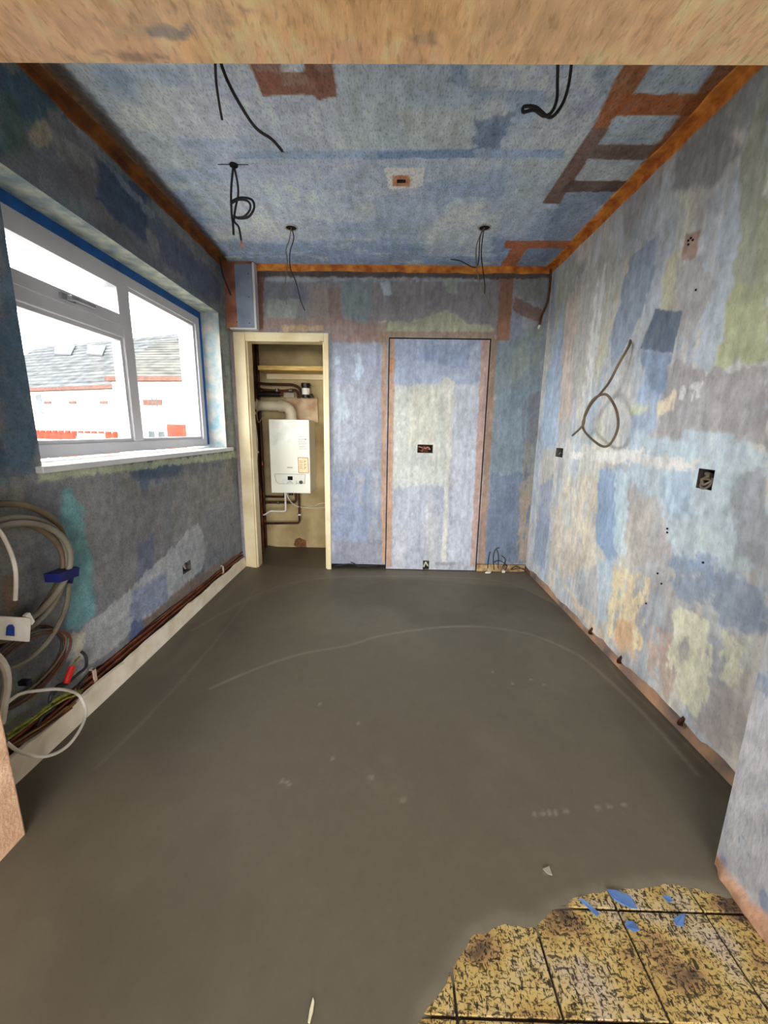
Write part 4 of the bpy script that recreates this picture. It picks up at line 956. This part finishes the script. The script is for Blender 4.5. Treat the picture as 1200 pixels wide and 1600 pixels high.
# downlight holes with tails
def downlight(u, v, tails, label):
    p = CE(u, v, ZC); root = thing('downlight_hole', label, 'ceiling hole', (p.x, p.y, ZC))
    ring = [(p.x + .036 * math.cos(a), p.y + .036 * math.sin(a), ZC - .002) for a in [i * 2 * math.pi / 28 for i in range(28)]]
    MB().tube(ring, .005, 8, closed=True).build('rim', mat('chipped_white_rim', (206, 204, 198), .8, (150, 146, 140), 30), root, smooth=True)
    MB().cyl((p.x, p.y, ZC - .001), (p.x, p.y, ZC - .003), .034, 28).build('void', M_dark, root)
    for k, t in enumerate(tails):
        P = [Vector((p.x, p.y, ZC - .002))] + [at(a, c, 'Y', p.y + .03 * k) for a, c in t]
        cable('wire', P, .0035, M_cable_grey if k == 0 else M_cable_black, root, 8, 6)
downlight(455, 355, [[(452, 375), (447, 390), (449, 410), (446, 440), (444, 455), (448, 476)], [(459, 372), (453, 395), (454, 420), (462, 440), (470, 470), (476, 485)]], 'round downlight hole with two wire tails, left rear of the ceiling')
downlight(757, 355, [[(750, 368), (744, 390), (746, 425), (752, 450), (762, 470), (764, 485)], [(754, 372), (752, 400), (757, 440), (757, 460)], [(750, 372), (748, 405), (742, 418), (720, 408), (704, 405)]], 'round downlight hole with three wire tails, right rear of the ceiling')
p = CE(627, 283, ZC); b = MB(); b.box((p.x - .022, p.y - .012, ZC - .004), (p.x + .022, p.y + .008, ZC + .0)); tag(b.build('ceiling_grommet', M_dark, None), 'dark slot in the orange square of filler mid-ceiling', 'slot')
# corner cable, back right
cn = thing('corner_cable', 'brown cable hanging in the far right corner with a white tip', 'cable', (1.14, 3.2, 2.36))
cable('sheath', [(XR - .03, 3.22, ZC - .03), at(860, 440, 'Y', 3.22), at(856, 470, 'Y', 3.21), at(847, 492, 'Y', 3.2), at(843, 508, 'Y', 3.2)], .009, M_brown, cn)
cable('tip', [at(843, 508, 'Y', 3.2), at(841, 514, 'Y', 3.2)], .008, M_plastic_white, cn)

# ------------------------------------------------------------------ right wall loop of cable
def RW(u, v, off=.03): return at(u, v, 'X', XR - off)
rl = thing('looped_cable', 'grey cable tied into a ring hanging from the right wall', 'cable', tuple(RW(985, 532, 0)))
cable('cable', [RW(985, 532, 0), RW(982, 542, .02), RW(966, 570, .05), RW(952, 597, .07), RW(938, 615, .08), RW(922, 634, .08), RW(911, 660, .07), RW(915, 676, .07), RW(938, 696, .07), RW(953, 694, .07), RW(965, 670, .07), RW(964, 645, .07), RW(955, 625, .07), RW(944, 616, .09), RW(926, 625, .09), RW(914, 648, .085), RW(911, 664, .09), RW(895, 680, .09)], .0065, M_cable_taupe, rl, 8)
b = MB().cyl(RW(895, 680, .09), RW(894, 681, .09), .0035, 8); b.build('bare_end', M_dark, rl)

# exposed stubs at the foot of the right wall
for u, v, r, lab in ((921, 992, .008, 'rusty pipe stub in the gap under the right wall, far one'), (965, 1040, .008, 'rusty pipe stub under the right wall, middle one by blue masonry'), (1060, 1133, .0085, 'rusty pipe stub under the right wall, near one')):
    p = at(u, v, 'X', XR - .0); b = MB().tube(spline([(XR + .06, p.y + .01, .035), (XR + .01, p.y, .04), (XR - .008, p.y - .012, .055), (XR + .004, p.y - .02, .085)], 5), [r] * 16, 10)
    tag(b.build('pipe_stub', M_dark_copper, None, smooth=True), lab, 'pipe')

# debris along the foot of the back wall
def wires_bundle(name, label, sets, matl):
    root = thing(name, label, 'wires', tuple(sets[0][0]))
    for s_ in sets: cable('wire', s_, .004, matl, root, 6, 6)
B = lambda u, v, d=.02: at(u, v, 'Y', YB - d)
wires_bundle('wire_tails', 'black wire tails sprouting above the gap at the far right of the back wall',
   [[B(762, 888, .0), B(764, 870), B(766, 862)], [B(772, 890, .0), B(771, 870), B(774, 858)], [B(778, 888, 0), B(779, 868), B(776, 858), B(781, 856)], [B(786, 886, 0), B(790, 875), B(784, 868)], [B(770, 880), B(780, 876), B(792, 884), B(788, 892)], [B(798, 890, 0), B(806, 885, .03), B(816, 889, .03), B(824, 893, .04)]], M_cable_black)
wires_bundle('wire_tails', 'brown wires curling out of the far right floor corner', [[B(800, 890, .0), B(815, 888, .05), B(826, 892, .08), B(828, 900, .10)], [B(822, 876, .0), B(824, 888, .03), B(830, 905, .12)]], M_brown)
wires_bundle('wire_tails', 'dark wires lying in the gap below the narrow blue wall panel', [[B(524, 884, .0), B(545, 881, .01), B(565, 884, .015), B(590, 884, .01)], [B(548, 878, 0), B(556, 882, .02), B(562, 886, .02)]], M_cable_black)

# ------------------------------------------------------------------ left wall services
kerb = MB(); n = 40; rk = random.Random(8)
for i in range(n):
    a, c = 1.0 + 2.245 * i / n, 1.0 + 2.245 * (i + 1) / n
for i in range(n + 1):
    y = 0.99 + 2.255 * i / n; zt_ = .098 + .004 * math.sin(i * .9) + rk.uniform(-.003, .003)
    kerb.v += [(-1.236, y, -.01), (-1.240, y, zt_ - .004), (-1.252, y, zt_), (-1.252, y, -.01)]
for i in range(n):
    for k in range(4): kerb.f.append((i * 4 + k, i * 4 + (k + 1) % 4, (i + 1) * 4 + (k + 1) % 4, (i + 1) * 4 + k))
kerb.f += [(0, 1, 2, 3), (n * 4 + 3, n * 4 + 2, n * 4 + 1, n * 4)]
o = kerb.build('baseboard_left', mat('dirty_white_board', (244, 236, 218), .6, (222, 210, 188), 10, 5)); struct(o)
for k, (x, z, lab) in enumerate(((-1.262, .112, 'copper pipe nearest the white skirting along the window wall'), (-1.276, .126, 'second copper pipe from the skirting along the window wall'), (-1.264, .136, 'third copper pipe up, along the foot of the window wall'), (-1.278, .150, 'topmost copper pipe along the foot of the window wall'))):
    rp = random.Random(k)
    P = [(x + rp.uniform(-.003, .003), .96 + i * .19, z + rp.uniform(-.004, .004)) for i in range(13)]
    tag(cable('copper_pipe', P, .0075, M_copper if k % 2 == 0 else M_dark_copper, None, 6, 10), lab, 'pipe')
for (y, lab) in ((1.50, 'pale plastic pipe clip on the copper pipes near the wires'), (2.83, 'pale plastic pipe clip on the copper pipes near the cupboard')):
    b = MB(); b.box((-1.284, y - .009, .10), (-1.252, y + .009, .106)); b.box((-1.258, y - .009, .10), (-1.252, y + .009, .165)); b.box((-1.284, y - .009, .158), (-1.252, y + .009, .165))
    tag(b.build('pipe_clip', mat('pink_white_plastic', (214, 186, 170), .5), None, bevel=.001), lab, 'clip')

def LW(u, v, off=.05): return at(u, v, 'X', XL + off)
coil = thing('cable_coil', 'large coil of thick grey cable tied with blue tape below the window', 'cable coil', (XL + .05, 1.22, .55))
def ring(cy, cz, ry, rz, x, tilt, r, matl, name, parent, a0=0, a1=360, n=56, wob=.004, seed=0):
    rw = random.Random(seed); ph = rw.uniform(0, 6)
    P = []
    for i in range(n + 1):
        a = math.radians(a0 + (a1 - a0) * i / n)
        P.append((x + tilt * math.sin(a) + wob * math.sin(2 * a + ph), cy + ry * math.cos(a) + wob * math.sin(3 * a + ph), cz + rz * math.sin(a)))
    return MB().tube(P, r, 10).build(name, matl, parent, smooth=True)
ring(1.175, .725, .235, .215, XL + .045, .01, .0115, M_cable_taupe, 'cable_turn', coil, -60, 300, seed=1)
ring(1.170, .705, .222, .19, XL + .068, .0, .0105, M_cable_grey, 'cable_turn', coil, -80, 280, seed=2)
ring(1.160, .712, .215, .168, XL + .088, .01, .0105, M_cable_grey, 'cable_turn', coil, -90, 270, seed=3)
ring(1.155, .700, .222, .182, XL + .056, .0, .0105, M_cable_taupe, 'cable_turn', coil, -100, 260, seed=4)
cable('tail', [LW(104, 880, .06), LW(107, 920, .06), LW(101, 955, .06), LW(78, 998, .06), LW(45, 1030, .05), LW(12, 1046, .05)], .0085, M_cable_grey, coil)
tb0 = LW(95, 897, .065)
b = MB(); yy, zz = tb0.y, tb0.z
pts = [(.0, -.052, -.012), (.0, .036, -.02), (.0, .040, -.004), (.0, .046, .010), (.0, .038, .016), (.0, -.052, .020)]
b.prism([Vector((XL + .104 - .03 * (q[1] + .05), yy + q[1], zz + q[2])) for q in pts], (-.055, 0, 0)); b.prism([Vector((XL + .085, yy + .01, zz - .016)), Vector((XL + .085, yy + .035, zz - .018)), Vector((XL + .085, yy + .022, zz - .045))], (-.03, 0, 0))
b.build('tape_tie', mat('navy_tape', (26, 34, 104), .5, (18, 24, 80), 14), coil)
tag(cable('white_flex', [LW(-8, 822, .12), LW(6, 840, .12), LW(20, 872, .12), LW(25, 900, .12), LW(24, 938, .11)], .006, M_cable_white), 'thin white flex curving down inside the large grey coil', 'cable')

# brown coil beneath
bc = thing('cable_coil', 'smaller coil of brown and black wires under the white plate', 'cable coil', (XL + .03, 1.2, .27))
for k, (cy, cz, ry, rz, mm) in enumerate(((1.195, .385, .168, .112, M_brown), (1.190, .378, .160, .118, M_cable_black), (1.198, .372, .158, .106, M_brown), (1.186, .385, .164, .100, M_cable_taupe), (1.192, .366, .170, .103, M_brown))):
    ring(cy, cz, ry, rz, XL + .02 + .008 * k, .006, .0042, mm, 'wire_turn', bc, -90 + 20 * k, 270 + 20 * k, seed=10 + k)
p = LW(46, 1067, .06); b = MB(); b.box((p.x - .03, p.y - .012, p.z - .006), (p.x + .004, p.y + .008, p.z + .012)); b.build('tape_tie', mat('black_tape', (30, 32, 48), .5), bc, bevel=.003)

# white faceplate hanging there
c0, c1, c2, c3 = [at(u, v, 'X', XL + .12) for u, v in ((-14, 962), (43, 965), (41, 1003), (-14, 999))]
fp = thing('fused_spur_plate', 'white faceplate with an arched blue sticker hanging below the big coil', 'faceplate', tuple(c2))
ex = (c1 - c0).normalized(); ez = (c0 - c3).normalized()
b = MB().prism([c3, c2, c1, c0], (.014, 0, 0)); b.build('plate', M_plastic_white, fp, bevel=.004)
b = MB().prism([c3 + ex * .01 + ez * .01, c2 - ex * .01 + ez * .01, c1 - ex * .01 - ez * .01, c0 + ex * .01 - ez * .01], (-.03, 0, 0)); b.build('rear_box', M_plastic_white, fp)
a0_ = at(9, 993, 'X', XL + .136); a1_ = at(22, 994, 'X', XL + .136); a2_ = at(22, 980, 'X', XL + .136); a3_ = at(10, 980, 'X', XL + .136); a4 = at(19, 976, 'X', XL + .136); a5 = at(14, 976, 'X', XL + .136)
MB().prism([a0_, a1_, a2_, a4, a5, a3_], (.0015, 0, 0)).build('sticker', mat('royal_blue', (24, 62, 150), .5), fp)
q = [at(u, v, 'X', XL + .13) for u, v in ((40, 962), (47, 957), (55, 971), (50, 977))]
MB().prism(q, (-.012, 0, 0)).build('cable_clamp', M_plastic_white, fp, bevel=.001)

# looping white flex over the skirting
wx = .10
tag(cable('white_flex', [LW(-10, 1020, .14), LW(3, 1035, .14), LW(10, 1052, .14), LW(11, 1075, .13), LW(7, 1098, .12), LW(2, 1130, .10)], .0105, M_cable_white), 'thick white flex bending down at the near end of the window wall', 'cable')
tag(cable('white_flex', [LW(8, 1101, .09), LW(30, 1085, .09), LW(60, 1079, .09), LW(95, 1077, .08), LW(120, 1084, .07), LW(130, 1098, .08), LW(134, 1115, .10), LW(126, 1138, .12), LW(108, 1163, .13), LW(85, 1178, .13), LW(60, 1182, .12), LW(30, 1174, .11), LW(10, 1160, .10)], .0055, M_cable_white), 'thin white flex looping out over the white skirting', 'cable')
ew = thing('earth_wires', 'green and yellow earth wires fanned beside the copper pipes', 'wires', tuple(LW(125, 1080, .03)))
for k, pts in enumerate(([(128, 1078), (110, 1082), (85, 1095), (55, 1118), (10, 1150)], [(127, 1081), (108, 1084), (80, 1100), (48, 1126), (8, 1156)], [(126, 1084), (100, 1093), (70, 1112), (40, 1135), (5, 1160)], [(118, 1078), (95, 1088), (75, 1102), (50, 1122), (10, 1148)])):
    cable('wire', [LW(u, v, .05 + .006 * k) for u, v in pts], .0042, M_gy, ew)
yw = thing('brown_wires', 'yellow-brown wires lying along the skirting below the earth wires', 'wires', tuple(LW(115, 1105, .03)))
for k, pts in enumerate(([(122, 1090), (95, 1115), (60, 1142), (20, 1165)], [(118, 1098), (90, 1122), (55, 1148), (18, 1170)], [(112, 1106), (80, 1130), (45, 1152), (15, 1172)], [(105, 1104), (75, 1128), (40, 1150), (12, 1168)])):
    cable('wire', [LW(u, v, .03 + .004 * k) for u, v in pts], .0042, mat('mustard_wire', (136, 108, 52), .5, (96, 70, 36), 20) if k % 2 else M_brown, yw)
bk = thing('black_cable', 'black cable looping behind the red sleeved wire near the skirting', 'cable', tuple(LW(130, 1030, .03)))
cable('cable', [LW(127, 1018, .02), LW(134, 1026, .03), LW(134, 1042, .04), LW(122, 1053, .05), (LW(105, 1068, .06)), LW(85, 1078, .06), LW(78, 1095, .06), LW(84, 1106, .05), LW(66, 1120, .04), LW(58, 1136, .03)], .006, M_cable_black, bk)
cable('cable', [LW(136, 1056, .03), LW(128, 1066, .04), LW(120, 1078, .05)], .005, M_cable_black, bk)
cable('cable', [LW(104, 1068, .05), LW(92, 1072, .05), LW(82, 1085, .05)], .009, M_cable_black, bk)
rs_ = thing('red_sleeved_wire', 'red sleeved wire end standing by the black cable', 'wire', tuple(LW(102, 1068, .05)))
cable('sleeve', [LW(113, 1041, .06), LW(108, 1054, .06), LW(103, 1068, .06)], .011, M_red, rs_)
cable('core', [LW(113, 1041, .06), LW(118, 1032, .05), LW(124, 1026, .03)], .003, M_gy, rs_)

# ------------------------------------------------------------------ paint chips and splinter on the near floor
M_chip = mat('blue_paint_chip', (94, 128, 184), .6, (72, 104, 160), 14, 5)
for poly, lab in (([(948, 1391), (962, 1391), (985, 1401), (996, 1421), (985, 1420), (970, 1413), (958, 1405)], 'largest blue paint flake lying on the old yellow tiles'),
                  ([(1034, 1400), (1045, 1400), (1052, 1408), (1044, 1411)], 'blue paint flake at the far edge of the tiles'),
                  ([(1052, 1436), (1062, 1430), (1070, 1428), (1068, 1448), (1056, 1447)], 'bow-shaped blue paint flake right of the big flake'),
                  ([(977, 1440), (990, 1440), (1000, 1454), (990, 1457), (978, 1450)], 'blue paint flake on the tile below the largest flake'),
                  ([(904, 1405), (912, 1406), (938, 1428), (932, 1432)], 'thin blue paint sliver beside the screed edge')):
    P = [at(u, v, 'Z', .001) for u, v in poly]
    rz = random.Random(len(lab)); P = [Vector((q.x, q.y, .0005 + rz.uniform(0, .003))) for q in P]
    tag(MB().prism(P, (0, 0, .0012)).build('paint_flake', M_chip), lab, 'paint flake')
P = [at(u, v, 'Z', .003) for u, v in ((489, 1559), (491, 1566), (489, 1582), (484, 1600), (481, 1598), (484, 1578))]
tag(MB().prism(P, (0, 0, .002)).build('splinter', mat('pale_splinter', (226, 222, 190), .7)), 'pale wood splinter lying on the grey screed at the front', 'splinter')
P = [at(u, v, 'Z', .002) for u, v in ((758 / 1, 896), (764, 892), (768, 893), (766, 896))]
tag(MB().prism(P, (0, 0, .012)).build('plaster_crumb', M_plastic_white), 'white plaster crumb on the floor by the back wall', 'crumb')
P = [at(u, v, 'Z', .002) for u, v in ((784, 895), (786, 890), (789, 895))]
tag(MB().prism(P, (0, 0, .02)).build('plaster_crumb', M_plastic_white), 'narrow white crumb at the foot of the black wire tails', 'crumb')
P = [at(u, v, 'Z', .002) for u, v in ((848, 1358), (858, 1354), (863, 1368), (856, 1366))]
tag(MB().prism(P, (0, 0, .002)).build('screed_crumb', mat('screed_crumb', (150, 146, 134), .9)), 'small pale scuff of dried screed left of the tiles', 'crumb')

# ------------------------------------------------------------------ outside
HO = Vector((-13.66, 20.1, 0)); HA = Vector((-.938, .346, 0)); HN = Vector((-.346, -.938, 0))
def hp(u, v, back=0.0):
    """photo point on the street front (or a vertical plane set back from it) -> along, height"""
    d = _ray(u, v); o = HO - HN * back
    t = (o.dot(HN)) / (d.dot(HN))
    p = Vector((d.x * t, d.y * t, CAMZ + d.z * t))
    return (p - o).dot(HA), p.z
def hw(s, z, back=0.0):
    p = HO + HA * s - HN * back; return Vector((p.x, p.y, z))
def hbox(mb, s0, s1, z0, z1, b0, b1):
    return mb.hexa([hw(s0, z0, b0), hw(s1, z0, b0), hw(s1, z0, b1), hw(s0, z0, b1), hw(s0, z1, b0), hw(s1, z1, b0), hw(s1, z1, b1), hw(s0, z1, b1)])
GZ = -2.7
b = MB(); b.box((-60, -40, GZ - .2), (30, 60, GZ)); struct(b.build('ground', mat('street_asphalt', (120, 118, 114), .9, (104, 102, 98), 1)))
M_render = mat('white_render', (240, 240, 236), .9, (232, 232, 228), 2)
M_slate = mat('grey_slate', (78, 80, 82), .9, (58, 60, 63), 1.6, 6, .4, 20, stretch=(1, 1, 3), spec=0)
M_slate2 = mat('lighter_grey_slate', (82, 82, 80), .9, (60, 61, 61), 1.6, 6, .4, 20, stretch=(1, 1, 3), spec=0)
M_brick = mat('red_brick', (124, 56, 44), .9, (104, 46, 36), 3, 6, spec=0)
M_fascia = mat('pinkish_gutter', (96, 72, 66), .7, (80, 60, 56), 6, spec=0)
M_pane = mat('dim_window_pane', (70, 76, 80), .3, (52, 58, 62), 1, spec=.1)
M_sky_l = mat('skylight_pane', (60, 92, 112), .4, (50, 82, 104), 2, spec=.1)
def house(label, sL, sR, eave, ridge, depth, matl, gutter_mat, fwd=0.0):
    root = thing('terraced_house', label, 'house', tuple(hw((sL + sR) / 2, GZ, 2)))
    hbox(MB(), sL, sR, GZ, eave, -fwd, depth * 2).build('wall', M_render, root)
    # roof of slate courses
    ov = .3; n = 14
    for i in range(n):
        t0, t1 = i / n, (i + 1.15) / n
        bk0 = -fwd - ov + (depth + ov) * t0; bk1 = -fwd - ov + (depth + ov) * min(t1, 1)
        z0_ = eave + (ridge - eave) * t0; z1_ = eave + (ridge - eave) * min(t1, 1)
        mb = MB(); mb.hexa([hw(sL, z0_ - .02, bk0), hw(sR, z0_ - .02, bk0), hw(sR, z1_ - .06, bk1), hw(sL, z1_ - .06, bk1), hw(sL, z0_ + .05, bk0), hw(sR, z0_ + .05, bk0), hw(sR, z1_ - .0, bk1), hw(sL, z1_ - .0, bk1)])
        mb.build('slate_course', matl, root)
    mb = MB(); mb.hexa([hw(sL, ridge - .05, depth - fwd), hw(sR, ridge - .05, depth - fwd), hw(sR, eave, 2 * depth), hw(sL, eave, 2 * depth), hw(sL, ridge + .03, depth - fwd), hw(sR, ridge + .03, depth - fwd), hw(sR, eave + .08, 2 * depth), hw(sL, eave + .08, 2 * depth)]); mb.build('rear_roof', matl, root)
    hbox(MB(), sL, sR, eave - .14, eave + .02, -fwd - ov - .08, -fwd).build('gutter', gutter_mat, root)
    return root
def opening(root, s0, s1, z0, z1, fwd, name='window', panes=2):
    f = hbox(MB(), s0, s1, z0, z1, -fwd - .04, -fwd + .02).build(name, M_white_paint, root)
    wd = (s1 - s0) / panes
    for i in range(panes):
        hbox(MB(), s0 + wd * i + .08, s0 + wd * (i + 1) - .08, z0 + .1, z1 - .1, -fwd - .055, -fwd - .03).build('pane', M_pane, f)
# left house
sR_, eA = hp(200, 605); sL_, _ = hp(-40, 606)
eA = (hp(60, 607)[1] + hp(170, 605)[1]) / 2
dep = 3.6; rA = (hp(60, 541, dep)[1] + hp(180, 535, dep)[1]) / 2
hA = house('white house with red brick base and two skylights, seen through the left pane', sL_, sR_, eA, rA, dep, M_slate, M_fascia)
for q in (((86, 541), (118, 543), (111, 557), (85, 556)), ((137, 542), (166, 544), (160, 558), (135, 556))):
    P = []
    for u, v in q:      # meet the roof slope
        d = _ray(u, v); lo, hi = 0.0, dep
        for _ in range(40):
            mid = (lo + hi) / 2; z = hp(u, v, mid)[1]; zr = eA + (rA - eA) * (mid + .3) / (dep + .3)
            if z > zr: lo = mid
            else: hi = mid
        s, z = hp(u, v, lo); P.append(hw(s, z + .06, lo))
    sk = MB().prism(P, (0, 0, .07)).build('skylight', mat('skylight_frame', (78, 80, 84), .7, spec=0), hA)
    c = sum(P, Vector()) / 4; MB().prism([c + (p - c) * .78 for p in P], (0, 0, .085)).build('pane', M_sky_l, sk)
zb_ = (hp(62, 676)[1] + hp(185, 676)[1]) / 2
sb0, sb1 = hp(-40, 690)[0], hp(203, 690)[0]
w1a, w1b = hp(122, 690)[0], hp(167, 690)[0]
hbox(MB(), sb0, w1a, GZ, zb_, -.06, 0).build('brick_base', M_brick, hA)
hbox(MB(), w1b, sb1, GZ, zb_, -.06, 0).build('brick_base', M_brick, hA)
hbox(MB(), hp(189, 690)[0], sb1, zb_, hp(196, 662)[1], -.06, 0).build('brick_pier', M_brick, hA)
n = 26
for i in range(n):
    s = sb0 + (sb1 - sb0) * i / n
    hbox(MB(), s, s + (sb1 - sb0) / n * .62, zb_ - .02, zb_ + .10, -.10, 0).build('dentil_brick', M_brick, hA)
opening(hA, w1a, w1b, hp(140, 730)[1], hp(140, 682)[1], .02, panes=2)
opening(hA, hp(96, 700)[0], hp(58, 700)[0], hp(75, 730)[1], hp(75, 686)[1], .08, panes=2)
opening(hA, hp(68, 620)[0], hp(56, 620)[0], hp(60, 650)[1], hp(60, 614)[1], .02, panes=1)
for u in (75, 114, 163):
    s, z = hp(u, 629); hbox(MB(), s - .28, s + .28, z - .07, z + .07, -.05, 0).build('brick_ornament', M_fascia, hA)
# right house, a little forward
fB = 0.0; HO = Vector((-8.4, 16.5, 0)); HA = Vector((-.994, .11, 0)); HN = Vector((-.11, -.994, 0))
sBL = hp(174, 590, -fB)[0]; sBR = hp(330, 590, -fB)[0]; eB = (hp(200, 592, -fB)[1] + hp(280, 590, -fB)[1]) / 2
rB = (hp(210, 533, 3.1)[1] + hp(280, 533, 3.1)[1]) / 2
hB = house('white house with paler slate roof, seen through the right pane', sBL, sBR, eB, rB, 3.1, M_slate2, M_fascia, fB)
zc_ = (hp(265, 663, -fB)[1] + hp(289, 663, -fB)[1]) / 2
hbox(MB(), hp(263, 680, -fB)[0], sBR, GZ, zc_, -fB - .06, -fB).build('brick_base', M_brick, hB)
opening(hB, hp(262, 690, -fB)[0], hp(232, 690, -fB)[0], hp(245, 740, -fB)[1], hp(245, 670, -fB)[1], fB, panes=2)
opening(hB, hp(251, 640, -fB)[0], hp(237, 640, -fB)[0], hp(245, 640, -fB)[1], hp(245, 617, -fB)[1], fB, panes=2)
for u in (232, 246):
    s, z = hp(u, 629, -fB); hbox(MB(), s - .22, s + .22, z - .12, z + .12, -fB - .05, -fB).build('brick_ornament', M_fascia, hB)
# overhead line
p0 = at(-60, 596, 'X', -12); p1 = at(345, 548, 'X', -7)
tag(cable('overhead_line', [p0, p0.lerp(p1, .33) - Vector((0, 0, .1)), p0.lerp(p1, .66) - Vector((0, 0, .1)), p1], .014, M_cable_black, None, 8, 6), 'thin dark overhead line crossing in front of the slate roofs', 'cable')
